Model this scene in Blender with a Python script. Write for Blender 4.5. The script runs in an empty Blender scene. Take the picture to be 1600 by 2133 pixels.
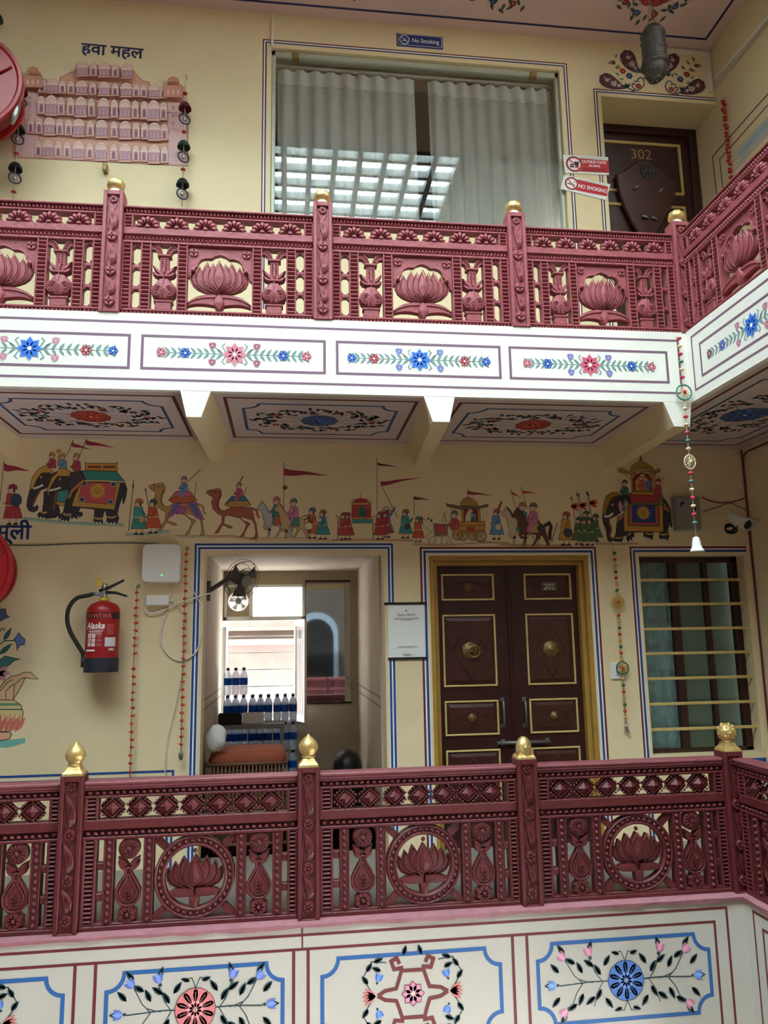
import bpy, math, random
import numpy as np
from mathutils import Matrix, Vector

# ------------------------------------------------------------------ camera
S = bpy.context.scene
FPX, YAW, PITCH, ROLL, CZ = 1586.88, 0.127116, 0.166764, -0.0168337, 1.48
cy, sy, cp, sp, cr, sr = (math.cos(YAW), math.sin(YAW), math.cos(PITCH), math.sin(PITCH),
                          math.cos(ROLL), math.sin(ROLL))
FW = np.array([sy*cp, cy*cp, sp]); R0 = np.array([cy, -sy, 0.]); U0 = np.cross(R0, FW)
RT = cr*R0 + sr*U0; UP = -sr*R0 + cr*U0
CAM = np.array([0., 0., CZ])
cd = bpy.data.cameras.new('camera'); cam = bpy.data.objects.new('camera', cd)
S.collection.objects.link(cam); S.camera = cam
cd.sensor_fit = 'HORIZONTAL'; cd.sensor_width = 36; cd.lens = FPX/1600*36; cd.clip_start = .05
cam.matrix_world = Matrix(((RT[0], UP[0], -FW[0], 0), (RT[1], UP[1], -FW[1], 0),
                           (RT[2], UP[2], -FW[2], CZ), (0, 0, 0, 1)))
# ------------------------------------------------------------------ sky, sun, exposure
wd = bpy.data.worlds.new('sky'); S.world = wd; wd.use_nodes = True
bg = wd.node_tree.nodes['Background']
bg.inputs[0].default_value = (0.955, 0.975, 1.0, 1); bg.inputs[1].default_value = 14.0
sl = bpy.data.lights.new('sun', 'SUN'); sun = bpy.data.objects.new('sun', sl)
S.collection.objects.link(sun)
sl.energy = 12.0; sl.angle = math.radians(44); sl.color = (1.0, .97, .92)
sun.rotation_euler = Vector((0.34, 0.58, -0.74)).to_track_quat('-Z', 'Y').to_euler()
S.view_settings.view_transform = 'Standard'; S.view_settings.look = 'None'
S.view_settings.exposure = 0.42; S.view_settings.gamma = 1.0
S.view_settings.use_curve_mapping = False

# ------------------------------------------------------------------ helpers
COL = S.collection
RND = random.Random(7)
PI = math.pi
def ray(x, y): return FW + RT*((x-800)/FPX) - UP*((y-1066.5)/FPX)
def onY(x, y, Y): d = ray(x, y); return CAM + d*(Y/d[1])
def onX(x, y, X): d = ray(x, y); return CAM + d*(X/d[0])
def onZ(x, y, Z): d = ray(x, y); return CAM + d*((Z-CZ)/d[2])
def lin(c):
    return tuple((v/255/12.92 if v/255 <= .04045 else ((v/255+.055)/1.055)**2.4) for v in c)
def mat(name, c, rough=.6, metal=0., noise=0., nscale=6., bump=0., bscale=60., trans=0., spec=None, alpha=None, c2=None, emit=0):
    m = bpy.data.materials.new(name); m.use_nodes = True
    nt = m.node_tree; b = nt.nodes['Principled BSDF']
    L = lin(c) + (1,)
    b.inputs['Base Color'].default_value = L
    b.inputs['Roughness'].default_value = rough; b.inputs['Metallic'].default_value = metal
    if spec is not None: b.inputs['Specular IOR Level'].default_value = spec
    if trans: b.inputs['Transmission Weight'].default_value = trans
    if emit:
        b.inputs['Emission Color'].default_value = L; b.inputs['Emission Strength'].default_value = emit
    if noise or bump: tc = nt.nodes.new('ShaderNodeTexCoord')
    if noise:
        n = nt.nodes.new('ShaderNodeTexNoise'); n.inputs['Scale'].default_value = nscale
        n.inputs['Detail'].default_value = 8; n.inputs['Roughness'].default_value = .65
        r = nt.nodes.new('ShaderNodeValToRGB'); r.color_ramp.elements[0].position = .3; r.color_ramp.elements[1].position = .72
        k = lin(c2) if c2 else tuple(v*(1-noise) for v in L[:3])
        r.color_ramp.elements[0].color = k + (1,)
        r.color_ramp.elements[1].color = L
        nt.links.new(tc.outputs['Object'], n.inputs['Vector']); nt.links.new(n.outputs['Fac'], r.inputs['Fac'])
        nt.links.new(r.outputs['Color'], b.inputs['Base Color'])
    if bump:
        n = nt.nodes.new('ShaderNodeTexNoise'); n.inputs['Scale'].default_value = bscale; n.inputs['Detail'].default_value = 6
        q = nt.nodes.new('ShaderNodeBump'); q.inputs['Strength'].default_value = bump; q.inputs['Distance'].default_value = .01
        nt.links.new(tc.outputs['Object'], n.inputs['Vector']); nt.links.new(n.outputs['Fac'], q.inputs['Height'])
        nt.links.new(q.outputs['Normal'], b.inputs['Normal'])
    return m
M = {}
def paint_mat():
    m = bpy.data.materials.new('wall_paint_colours'); m.use_nodes = True
    nt = m.node_tree; b = nt.nodes['Principled BSDF']; b.inputs['Roughness'].default_value = .6
    a = nt.nodes.new('ShaderNodeAttribute'); a.attribute_name = 'Col'
    nt.links.new(a.outputs['Color'], b.inputs['Base Color'])
    return m
M['paint'] = paint_mat()

class B:
    """collects polygons; build() links them as one mesh object"""
    def __init__(s): s.v = []; s.f = []; s.mi = []; s.sm = []; s.m = 0
    def add(s, vs, fs, smooth=False):
        o = len(s.v); s.v += [tuple(map(float, v)) for v in vs]
        for f in fs: s.f.append([o+i for i in f]); s.mi.append(s.m); s.sm.append(smooth)
        return s
    def box(s, a, b):
        x0, y0, z0 = a; x1, y1, z1 = b
        return s.add([(x0,y0,z0),(x1,y0,z0),(x1,y1,z0),(x0,y1,z0),(x0,y0,z1),(x1,y0,z1),(x1,y1,z1),(x0,y1,z1)],
                     [(3,2,1,0),(4,5,6,7),(0,1,5,4),(1,2,6,5),(2,3,7,6),(3,0,4,7)])
    def cbox(s, a, b, c=.006):
        """box bevelled on its -Y front edges"""
        x0, y0, z0 = a; x1, y1, z1 = b; c = min(c, (x1-x0)*.3, (z1-z0)*.3)
        return s.rings([[(x0,y1,z0),(x1,y1,z0),(x1,y1,z1),(x0,y1,z1)],
                        [(x0,y0+c,z0),(x1,y0+c,z0),(x1,y0+c,z1),(x0,y0+c,z1)],
                        [(x0+c,y0,z0+c),(x1-c,y0,z0+c),(x1-c,y0,z1-c),(x0+c,y0,z1-c)]])
    def rings(s, R, cap0=True, cap1=True, smooth=False, closed=True):
        n = len(R[0]); vs = [p for r in R for p in r]; fs = []
        for k in range(len(R)-1):
            for i in range(n if closed else n-1):
                j = (i+1) % n
                fs.append((k*n+i, k*n+j, (k+1)*n+j, (k+1)*n+i))
        s.add(vs, fs, smooth)
        o = len(s.v)-len(vs)
        if cap0: s.f.append([o+i for i in range(n)][::-1]); s.mi.append(s.m); s.sm.append(False)
        if cap1: s.f.append([o+(len(R)-1)*n+i for i in range(n)]); s.mi.append(s.m); s.sm.append(False)
        return s
    def pillow(s, poly, y0, y1, inset=.15, bulge=0., c=None):
        """relief piece: outline poly (x,z) from back depth y0 to front depth y1 (y1<y0), edge rounded"""
        P = np.array(poly, float); ce = P.mean(0) if c is None else np.array(c)
        Q = ce + (P-ce)*(1-inset)
        d = (y0-y1)
        R = [[(p[0], y0, p[1]) for p in P], [(p[0], y1+d*.35, p[1]) for p in P], [(q[0], y1, q[1]) for q in Q]]
        s.rings(R, cap0=False, cap1=not bulge)
        if bulge:
            o = len(s.v); n = len(P)
            s.v.append((ce[0], y1-bulge, ce[1]))
            b = o-n
            for i in range(n): s.f.append([b+i, b+(i+1) % n, o]); s.mi.append(s.m); s.sm.append(False)
        return s
    def prism(s, poly, y0, y1):
        return s.rings([[(p[0], y0, p[1]) for p in poly], [(p[0], y1, p[1]) for p in poly]])
    def tube(s, path, r, n=6, caps=True, smooth=True):
        P = [np.array(p, float) for p in path]; rs = r if hasattr(r, '__len__') else [r]*len(P)
        R = []; up = None
        for i, p in enumerate(P):
            t = P[min(i+1, len(P)-1)] - P[max(i-1, 0)]; t = t/(np.linalg.norm(t)+1e-12)
            if up is None:
                up = np.array([0, 0, 1.]) if abs(t[2]) < .9 else np.array([0, 1., 0])
            a = np.cross(t, up); a /= np.linalg.norm(a)+1e-12; b = np.cross(a, t); up = b
            R.append([tuple(p + rs[i]*(math.cos(2*PI*k/n)*a + math.sin(2*PI*k/n)*b)) for k in range(n)])
        return s.rings(R, caps, caps, smooth)
    def lathe(s, prof, c=(0,0,0), n=16, axis='z', smooth=True, caps=True, lobes=0, lamp=0.):
        R = []
        for r, h in prof:
            ring = []
            for k in range(n):
                a = 2*PI*k/n; rr = r*(1+lamp*math.cos(lobes*a)) if lobes else r
                x, y = rr*math.cos(a), rr*math.sin(a)
                if axis == 'z': q = (c[0]+x, c[1]+y, c[2]+h)
                elif axis == 'y': q = (c[0]+x, c[1]-h, c[2]+y)
                else: q = (c[0]+h, c[1]+x, c[2]+y)
                ring.append(q)
            R.append(ring)
        return s.rings(R, caps, caps, smooth)
    def ball(s, c, r, n=8, m=5, sx=1, sy=1, sz=1):
        R = []
        for j in range(1, m):
            t = PI*j/m
            R.append([(c[0]+sx*r*math.sin(t)*math.cos(2*PI*k/n), c[1]+sy*r*math.sin(t)*math.sin(2*PI*k/n), c[2]-sz*r*math.cos(t)) for k in range(n)])
        s.rings(R, False, False, True); o = len(s.v); b = o-n*(m-1)
        s.v += [(c[0], c[1], c[2]-sz*r), (c[0], c[1], c[2]+sz*r)]
        for k in range(n):
            s.f.append([b+(k+1) % n, b+k, o]); s.f.append([o-n+k, o-n+(k+1) % n, o+1])
            s.mi += [s.m]*2; s.sm += [True]*2
        return s
    def build(s, name, mats, parent=None, world=False, loc=None, kind=None, label=None):
        me = bpy.data.meshes.new(name)
        vs = s.v
        if world and parent is not None:
            l = parent.matrix_world.translation if parent.parent is None else (parent.parent.location + parent.location)
            if parent.parent is None: l = parent.location
            vs = [(v[0]-l[0], v[1]-l[1], v[2]-l[2]) for v in vs]
        me.from_pydata(vs, [], s.f)
        for k in (mats if isinstance(mats, (list, tuple)) else [mats]): me.materials.append(M[k])
        me.polygons.foreach_set('material_index', s.mi); me.polygons.foreach_set('use_smooth', s.sm)
        me.update()
        o = bpy.data.objects.new(name, me); COL.objects.link(o)
        if parent is not None: o.parent = parent
        if loc is not None: o.location = loc
        if kind: o['kind'] = kind
        if label: o['label'] = label
        return o
def recentre(o):
    """put a top-level mesh's origin at its base"""
    me = o.data; n = len(me.vertices); a = np.empty(n*3); me.vertices.foreach_get('co', a); a = a.reshape(-1, 3)
    c = np.array([(a[:,0].min()+a[:,0].max())/2, (a[:,1].min()+a[:,1].max())/2, a[:,2].min()])
    me.vertices.foreach_set('co', (a-c).ravel()); o.location = Vector(c) + Vector(o.location); me.update()
    return o
def tag(o, label, cat, group=None):
    o['label'] = label; o['category'] = cat
    if group: o['group'] = group
    return o
def thing(name, label, cat, loc=(0,0,0), rz=0, group=None):
    o = bpy.data.objects.new(name, None); COL.objects.link(o); o.empty_display_size = .1
    o.location = tuple(map(float, loc)); o.rotation_euler = (0, 0, rz)
    return tag(o, label, cat, group)
def dup(root, loc, label, rz=0, sx=1, group=None, skip=()):
    r = root.copy(); COL.objects.link(r); r.location = tuple(map(float, loc)); r.rotation_euler = (0, 0, rz); r.scale = (sx, 1, 1)
    r['label'] = label
    if group: r['group'] = group
    for ch in list(root.children):
        c = ch.copy(); COL.objects.link(c); c.parent = r
        for g in list(ch.children):
            d = g.copy(); COL.objects.link(d); d.parent = c
    return r
def struct(b, name, mats, parent=None):
    o = b.build(name, mats, parent)
    if parent is None: o['kind'] = 'structure'
    return o
def text(s, size, align='CENTER', bold=0., sx=1., shear=0.):
    """2-D outline mesh of a word, as (verts, faces) in x,y metres"""
    cu = bpy.data.curves.new('t', 'FONT'); cu.body = s; cu.size = size; cu.align_x = align; cu.offset = bold; cu.shear = shear
    cu.resolution_u = 3; cu.fill_mode = 'FRONT'
    o = bpy.data.objects.new('t', cu); COL.objects.link(o)
    bpy.context.view_layer.update()
    me = bpy.data.meshes.new_from_object(o.evaluated_get(bpy.context.evaluated_depsgraph_get()))
    v = [(p.co[0]*sx, p.co[1]) for p in me.vertices]; f = [list(p.vertices) for p in me.polygons]
    bpy.data.objects.remove(o); bpy.data.curves.remove(cu); bpy.data.meshes.remove(me)
    return v, f

class Paint:
    """flat painted shapes on a plane: O + u*U + v*V, each later shape a hair in front (along N)"""
    def __init__(s, O, U, V, N, lift=.0008, step=.00006):
        s.O, s.U, s.V, s.N = [np.array(k, float) for k in (O, U, V, N)]
        s.v = []; s.f = []; s.c = []; s.lift = lift; s.step = step; s.tr = None
    def crop(s, ox, oy, k):
        """read further points as pixels of a photo crop: plane position by unprojection"""
        def f(x, y):
            d = ray(ox+x*k, oy+y*k); t = ((s.O-CAM)@s.N)/(d@s.N); q = CAM+d*t-s.O
            return (q@s.U, q@s.V)
        s.tr = f; return s
    def pts(s, P): return [s.tr(*p) for p in P] if s.tr else [tuple(p) for p in P]
    def raw(s, V2, F, col, bump=True):
        o = len(s.v)
        s.v += [tuple(s.O + s.U*p[0] + s.V*p[1] + s.N*s.lift) for p in V2]
        L = lin(col)
        for f in F: s.f.append([o+i for i in f]); s.c.append(L)
        if bump: s.lift += s.step
    def poly(s, P, col, bump=True): P = s.pts(P); s.raw(P, [list(range(len(P)))], col, bump)
    def stroke(s, P, w, col, closed=False, taper=False, bump=True):
        P = [np.array(p, float) for p in s.pts(P)]; n = len(P)
        if n < 2: return
        V2 = []
        for i in range(n):
            a = P[i-1] if (i > 0 or closed) else P[i]; b = P[(i+1) % n] if (i < n-1 or closed) else P[i]
            d0 = P[i]-a; d1 = b-P[i]
            d0 = d0/(np.linalg.norm(d0)+1e-12); d1 = d1/(np.linalg.norm(d1)+1e-12)
            if not closed and i == 0: d0 = d1
            if not closed and i == n-1: d1 = d0
            n0 = np.array([-d0[1], d0[0]]); n1 = np.array([-d1[1], d1[0]]); m = n0+n1
            L = np.linalg.norm(m)
            m = n0 if L < .3 else m/L/max(.5, (m/L)@n0)
            ww = w*(1-.85*i/(n-1)) if taper else w
            V2 += [P[i]+m*ww/2, P[i]-m*ww/2]
        k = n if closed else n-1
        s.raw(V2, [[2*i, 2*i+1, (2*((i+1) % n))+1, 2*((i+1) % n)] for i in range(k)], col, bump)
    def disc(s, c, r, col, n=14, ry=None, bump=True):
        x, y = s.pts([c])[0]; ry = ry or r
        s.raw([(x+r*math.cos(2*PI*k/n), y+ry*math.sin(2*PI*k/n)) for k in range(n)], [list(range(n))], col, bump)
    def leaf(s, c, a, L, w, col, bump=False, curl=0.):
        """pointed leaf from c along angle a (radians, plane metres)"""
        x, y = s.pts([c])[0]; ca, sa = math.cos(a), math.sin(a); T = (0, .25, .5, .75, 1); q = []
        for t in T: q.append((t*L, w*math.sin(PI*t**.8)*.5 + curl*L*t*t))
        for t in T[-2:0:-1]: q.append((t*L, -w*math.sin(PI*t**.8)*.5 + curl*L*t*t))
        s.raw([(x+ca*u-sa*v, y+sa*u+ca*v) for u, v in q], [list(range(len(q)))], col, bump)
    def flower(s, c, r, n, col, core=(250,245,235), edge=None, pw=.8, a0=0., point=True):
        x, y = s.pts([c])[0]; tr = s.tr; s.tr = None
        for k in range(n):
            a = a0+2*PI*k/n; w = 2*r*math.sin(PI/n)*pw*1.25
            if edge: s.petal((x, y), a, r*1.06, w*1.15, edge, point)
        s.lift += s.step
        for k in range(n):
            a = a0+2*PI*k/n; w = 2*r*math.sin(PI/n)*pw*(1.1 if point else 1.24)
            s.petal((x+.12*r*math.cos(a), y+.12*r*math.sin(a)), a, r*(.84 if point else .9), w, col, point)
        s.lift += s.step
        if not point and edge:
            for k in range(n):
                a = a0+2*PI*(k+.5)/n; s.stroke([(x+.2*r*math.cos(a), y+.2*r*math.sin(a)), (x+.86*r*math.cos(a), y+.86*r*math.sin(a))], r*.07, edge, bump=False)
            s.lift += s.step
        s.disc((x, y), r*.17, core, 8); s.tr = tr
    def petal(s, c, a, L, w, col, point=True):
        if point: return s.leaf(c, a, L, w, col)
        ca, sa = math.cos(a), math.sin(a); q = [(0, 0)]
        for t, h in ((.3, .26), (.55, .44), (.8, .5), (.94, .36), (1, .12)): q.append((t*L, -h*w))
        for t, h in ((1, .12), (.94, .36), (.8, .5), (.55, .44), (.3, .26)): q.append((t*L, h*w))
        s.raw([(c[0]+ca*u-sa*v, c[1]+sa*u+ca*v) for u, v in q], [list(range(len(q)))], col, False)
    def word(s, t, size, at, col, ang=0., align='CENTER', bold=0., sx=1., shear=0.):
        V2, F = text(t, size, align, bold, sx, shear); x, y = s.pts([at])[0]; ca, sa = math.cos(ang), math.sin(ang)
        s.raw([(x+ca*u-sa*v, y+sa*u+ca*v) for u, v in V2], F, col)
    def build(s, name, parent=None, label=None, mat='paint'):
        me = bpy.data.meshes.new(name); vs = s.v
        if parent is not None:
            l = parent.location; vs = [(v[0]-l[0], v[1]-l[1], v[2]-l[2]) for v in vs]
        me.from_pydata(vs, [], s.f)
        at = me.color_attributes.new('Col', 'FLOAT_COLOR', 'CORNER')
        cols = []
        for f, c in zip(s.f, s.c): cols += [c[0], c[1], c[2], 1.]*len(f)
        at.data.foreach_set('color', cols)
        # face the painted side outwards
        N = Vector(s.N); me.update()
        if sum(1 if p.normal.dot(N) > 0 else -1 for p in me.polygons) < 0: me.flip_normals()
        me.materials.append(M[mat])
        o = bpy.data.objects.new(name, me); COL.objects.link(o)
        if parent is not None: o.parent = parent
        if label: o['label'] = label
        return o
X_, Y_, Z_ = np.eye(3)
def on_back(Y, **k): return Paint((0, Y, 0), X_, Z_, -Y_, **k)          # u = world x, v = world z
# ------------------------------------------------------------------ materials
M['cream'] = mat('cream_plaster', (244,223,178), .75, noise=.10, nscale=1.6, bump=.08, bscale=25)
M['creaml'] = mat('cream_plaster_lower', (240,218,174), .7, noise=.10, nscale=1.7, bump=.08, bscale=25)
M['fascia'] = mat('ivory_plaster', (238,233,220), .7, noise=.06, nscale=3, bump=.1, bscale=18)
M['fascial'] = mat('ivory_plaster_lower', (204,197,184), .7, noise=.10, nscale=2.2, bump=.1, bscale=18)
M['soffit'] = mat('pinkish_white_plaster', (208,190,186), .8, noise=.05, nscale=3)
M['ceilp'] = mat('pink_ceiling_paint', (230,198,193), .75, noise=.05, nscale=2)
M['farwall'] = mat('weathered_far_wall', (98,88,78), .8, noise=.2, nscale=2)
M['yard'] = mat('dark_courtyard_paving', (62,58,54), .8, noise=.2, nscale=3)
M['floor'] = mat('grey_floor', (128,120,110), .6, noise=.15, nscale=4)
M['ledge'] = mat('dusty_pink_ledge', (184,124,132), .6, noise=.3, nscale=14, bump=.4, bscale=40)
M['white'] = mat('white_paint', (240,240,236), .5)
M['offwhite'] = mat('offwhite_plastic', (232,228,222), .4)
M['concrete'] = mat('pale_concrete', (205,205,200), .8, noise=.08, nscale=5)
M['gold'] = mat('gold_paint', (232,206,142), .36, metal=.55, noise=.35, nscale=22, c2=(184,142,70), bump=.25, bscale=50)
M['golddark'] = mat('gold_trim_paint', (222,190,120), .5, noise=.2, nscale=20)
M['ochre'] = mat('ochre_gold_frame', (186,142,66), .42, noise=.22, nscale=9, bump=.15, bscale=30)
M['wood'] = mat('dark_brown_polished_wood', (62,28,24), .38, noise=.45, nscale=7, bump=.05, bscale=40)
M['wood2'] = mat('dark_mahogany_wood', (78,38,32), .35, noise=.4, nscale=6)
M['black'] = mat('black_plastic', (22,22,24), .45)
M['rubber'] = mat('black_rubber', (30,26,26), .5)
M['metal'] = mat('grey_metal', (170,172,172), .35, metal=.9)
M['steel'] = mat('dull_steel', (120,118,112), .45, metal=.6)
M['brass'] = mat('aged_brass', (176,146,96), .4, metal=.7, noise=.4, nscale=60, bump=.5, bscale=90)
M['pewter'] = mat('hammered_pewter', (96,92,88), .42, metal=.5, noise=.45, nscale=40, bump=.7, bscale=70)
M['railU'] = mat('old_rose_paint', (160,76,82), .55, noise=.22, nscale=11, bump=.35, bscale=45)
M['railL'] = mat('shaded_rose_paint', (106,38,40), .5, noise=.28, nscale=12, bump=.4, bscale=45)  # upper railing's paint darkened: lower gallery shade put into the colour
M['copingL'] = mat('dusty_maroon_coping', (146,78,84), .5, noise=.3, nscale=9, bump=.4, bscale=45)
M['red'] = mat('red_enamel', (158,20,22), .38, noise=.12, nscale=8)
M['string'] = mat('string', (200,190,165), .8)
M['wire'] = mat('pale_cable', (225,218,205), .5)
def glass_mat(name, tint, refl=1.0, rough=0.0):
    m = bpy.data.materials.new(name); m.use_nodes = True; nt = m.node_tree; nt.nodes.clear()
    o = nt.nodes.new('ShaderNodeOutputMaterial'); mx = nt.nodes.new('ShaderNodeMixShader')
    t = nt.nodes.new('ShaderNodeBsdfTransparent'); g = nt.nodes.new('ShaderNodeBsdfGlossy'); fr = nt.nodes.new('ShaderNodeLayerWeight'); pw_ = nt.nodes.new('ShaderNodeMath'); pw_.operation = 'POWER'; pw_.inputs[1].default_value = 5; ma = nt.nodes.new('ShaderNodeMath'); ma.operation = 'MULTIPLY_ADD'; ma.inputs[1].default_value = .958; ma.inputs[2].default_value = .042
    ml = nt.nodes.new('ShaderNodeMath'); ml.operation = 'MULTIPLY'; ml.inputs[1].default_value = refl; ml.use_clamp = True
    fr.inputs['Blend'].default_value = .5; t.inputs[0].default_value = lin(tint)+(1,); g.inputs['Roughness'].default_value = rough
    nt.links.new(fr.outputs['Facing'], pw_.inputs[0]); nt.links.new(pw_.outputs[0], ma.inputs[0]); nt.links.new(ma.outputs[0], ml.inputs[0]); nt.links.new(ml.outputs[0], mx.inputs[0])
    nt.links.new(t.outputs[0], mx.inputs[1]); nt.links.new(g.outputs[0], mx.inputs[2]); nt.links.new(mx.outputs[0], o.inputs[0])
    return m
M['glass'] = glass_mat('window_glass', (242,243,240), 2.2)
M['glassdark'] = glass_mat('tinted_glass', (222,232,228), 1.2)
def block_mat():
    m = bpy.data.materials.new('glass_block'); m.use_nodes = True; nt = m.node_tree; nt.nodes.clear()
    o = nt.nodes.new('ShaderNodeOutputMaterial'); t = nt.nodes.new('ShaderNodeBsdfTransparent')
    tc = nt.nodes.new('ShaderNodeTexCoord'); n = nt.nodes.new('ShaderNodeTexNoise'); n.inputs['Scale'].default_value = 9; n.inputs['Distortion'].default_value = 2.5
    r = nt.nodes.new('ShaderNodeValToRGB'); r.color_ramp.elements[0].position = .35; r.color_ramp.elements[1].position = .62
    r.color_ramp.elements[0].color = (.52,.66,.72,1); r.color_ramp.elements[1].color = (.95,.99,1,1)
    nt.links.new(tc.outputs['Object'], n.inputs['Vector']); nt.links.new(n.outputs['Fac'], r.inputs['Fac'])
    nt.links.new(r.outputs[0], t.inputs[0]); nt.links.new(t.outputs[0], o.inputs[0])
    return m
M['block'] = block_mat()
def sheer_mat(name, c, op, tr=.5):
    m = bpy.data.materials.new(name); m.use_nodes = True; nt = m.node_tree; nt.nodes.clear()
    o = nt.nodes.new('ShaderNodeOutputMaterial'); a = nt.nodes.new('ShaderNodeMixShader'); b = nt.nodes.new('ShaderNodeMixShader')
    t = nt.nodes.new('ShaderNodeBsdfTransparent'); d = nt.nodes.new('ShaderNodeBsdfDiffuse'); l = nt.nodes.new('ShaderNodeBsdfTranslucent')
    d.inputs[0].default_value = lin(c)+(1,); l.inputs[0].default_value = lin(c)+(1,)
    a.inputs[0].default_value = tr; b.inputs[0].default_value = op
    nt.links.new(d.outputs[0], a.inputs[1]); nt.links.new(l.outputs[0], a.inputs[2])
    nt.links.new(t.outputs[0], b.inputs[1]); nt.links.new(a.outputs[0], b.inputs[2]); nt.links.new(b.outputs[0], o.inputs[0])
    return m
M['sheer'] = sheer_mat('sheer_white_voile', (250,249,246), .80, .15)
M['voiletop'] = sheer_mat('white_curtain_heading', (254,254,252), 1.0, .1)

# ------------------------------------------------------------------ the building shell
YB, YR = 5.57, 4.4            # back wall plane, railing plane
XU, XL = 3.70, 3.62           # right-hand walls, upper and lower floor
CU, CL = 2.556, 2.60          # inner corner of the gallery, upper and lower
ZF0, ZF1, ZU, ZC = 2.95, 3.416, 3.416, 6.585
XW, YFR = -4.0, -1.7
def holed(b, x0, x1, z0, z1, y0, y1, holes):
    xs = sorted({x0, x1, *[h[0] for h in holes], *[h[1] for h in holes]}); zs = sorted({z0, z1, *[h[2] for h in holes], *[h[3] for h in holes]})
    for i in range(len(xs)-1):
        for j in range(len(zs)-1):
            mx, mz = (xs[i]+xs[i+1])/2, (zs[j]+zs[j+1])/2
            if not any(h[0] < mx < h[1] and h[2] < mz < h[3] for h in holes): b.box((xs[i], y0, zs[j]), (xs[i+1], y1, zs[j+1]))
    return b
OPEN = (-.595, .705, 0., 2.12); DOOR = (1.045, 2.277, 0., 2.092); LWIN = (2.69, 3.56, .603, 2.092)
UWIN = (-.15, 2.29, 4.76, 6.272); UDOOR = (2.65, XU, ZU, 6.056)
wall_bl = struct(holed(B(), XW, XL, 0, ZF0, YB, YB+.2, [OPEN, DOOR, LWIN]), 'wall_back_lower', 'creaml')
wall_bu = struct(holed(B(), XW, XU, ZF1, ZC, YB, YB+.38, [UWIN, UDOOR]), 'wall_back_upper', 'cream')
wall_ru = struct(B().box((XU, YFR, ZF1), (XU+.2, YB+.38, ZC)), 'wall_right_upper', 'cream')
wall_rl = struct(B().box((XL, YFR, 0), (XL+.3, YB, ZF0)), 'wall_right_lower', 'creaml')
struct(B().box((XW-.2, YFR, -3.3), (XW, YB+.38, 7.0)), 'wall_left', 'farwall')
struct(B().box((XW-.2, YFR-.2, -3.3), (XU+.2, YFR, 7.0)), 'wall_front', 'farwall')
struct(B().box((XW, YFR, -3.4), (XU, YB, -3.3)), 'floor_courtyard', 'yard')
struct(B().box((XW, YR+.06, -.3), (XU, YB+2.1, 0)).box((CL+.06, YFR, -.3), (XU, YR+.06, 0)), 'floor_lower', 'floor')
struct(B().box((XW, YR+.04, 3.0), (XU, YB+1.9, ZF1)).box((CU+.04, YFR, 3.0), (XU, YR+.04, ZF1)), 'floor_upper', 'floor')
soffit = struct(B().box((XW, YR+.04, ZF0), (XU, YB, 3.0)).box((CU+.04, YFR, ZF0), (XU, YR+.04, 3.0)), 'ceiling_lower', 'soffit')
fasc_u = struct(B().box((XW, YR, ZF0-.005), (CU, YR+.04, ZF1)), 'trim_1', 'fascia')
fasc_ur = struct(B().box((CU, YFR, ZF0-.005), (CU+.04, YR+.04, ZF1)), 'trim_2', 'fascia')
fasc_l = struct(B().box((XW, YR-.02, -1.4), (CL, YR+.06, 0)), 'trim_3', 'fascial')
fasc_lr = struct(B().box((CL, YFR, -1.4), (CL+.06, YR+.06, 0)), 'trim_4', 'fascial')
# uneven rose-painted ledge under the lower railing
def ledge(p0, p1, wdir):
    b = B(); n = 60; R = []
    rn = random.Random(3); a = np.array(p0); d = np.array(p1)-a; w = np.array(wdir)
    for i in range(n+1):
        q = a + d*i/n; dz = rn.uniform(-.012, .004); e = rn.uniform(-.004, .004)
        R.append([tuple(q+w*(-.014+e)+[0,0,-.014+dz]), tuple(q+w*(-.02+e)+[0,0,.004]), tuple(q+w*.02+[0,0,.013]), tuple(q+w*.16+[0,0,.013]), tuple(q+w*.16+[0,0,-.01])])
    return b.rings(R)
struct(ledge((XW, YR-.02, 0), (CL+.005, YR-.02, 0), (0, 1, 0)), 'trim_5', 'ledge')
struct(ledge((CL, YR+.02, 0), (CL, YFR+.1, 0), (1, 0, 0)), 'trim_6', 'ledge')
# bracket beams under the gallery
def bracket(x0, x1, xb0, xb1, sk):
    b = B(); z0, z1 = 2.785, ZF0+.01
    A = [(x0, z1), (xb0, z0), (xb1, z0), (x1, z1)]
    b.rings([[(x, YR+.001, z) for x, z in A], [(x+sk, YB, z) for x, z in A]], cap0=True, cap1=False); b.mi[-1] = 1
    b.build('bracket_beam', ['creaml', 'fascia'], soffit)
for a in ((-2.12,-1.93,-2.07,-1.975,.03), (-.634,-.45,-.592,-.507,.03), (.813,1.016,.871,.975,.08), (2.358,2.556,2.425,2.53,.05)): bracket(*a)
# upper ceiling and the glass-block skylight over the courtyard
ceil_u = struct(B().box((XW, 3.97, ZC), (XU, YB+.38, ZC+.2)), 'ceiling_upper', 'ceilp')
ZS, PT, BK = 6.9, .288, .228
SX1, SY1 = 1.925, 3.91
nx, ny = 18, 17
b = B()
SX0 = SX1-nx*PT; SY0 = SY1-ny*PT
for i in range(nx+1):
    x = SX1-i*PT; b.box((x-.001, SY0-.06, ZS), (x+(PT-BK), SY1+.06, ZS+.09))
for j in range(ny+1):
    y = SY1-j*PT; b.box((SX0, y, ZS+.001), (SX1+.06, y+(PT-BK), ZS+.089))
b.box((XW, SY1+.06, ZC), (XU, SY1+.12, ZS+.3))
b.box((SX1+.06, YFR, ZS), (XU, SY1+.06, ZS+.1)); b.box((XW, YFR, ZS), (SX1+.06, SY0-.06, ZS+.1)); b.box((XW, SY0-.06, ZS), (SX0, SY1+.06, ZS+.1))
sky = struct(b, 'ceiling_skylight', 'concrete')
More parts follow.
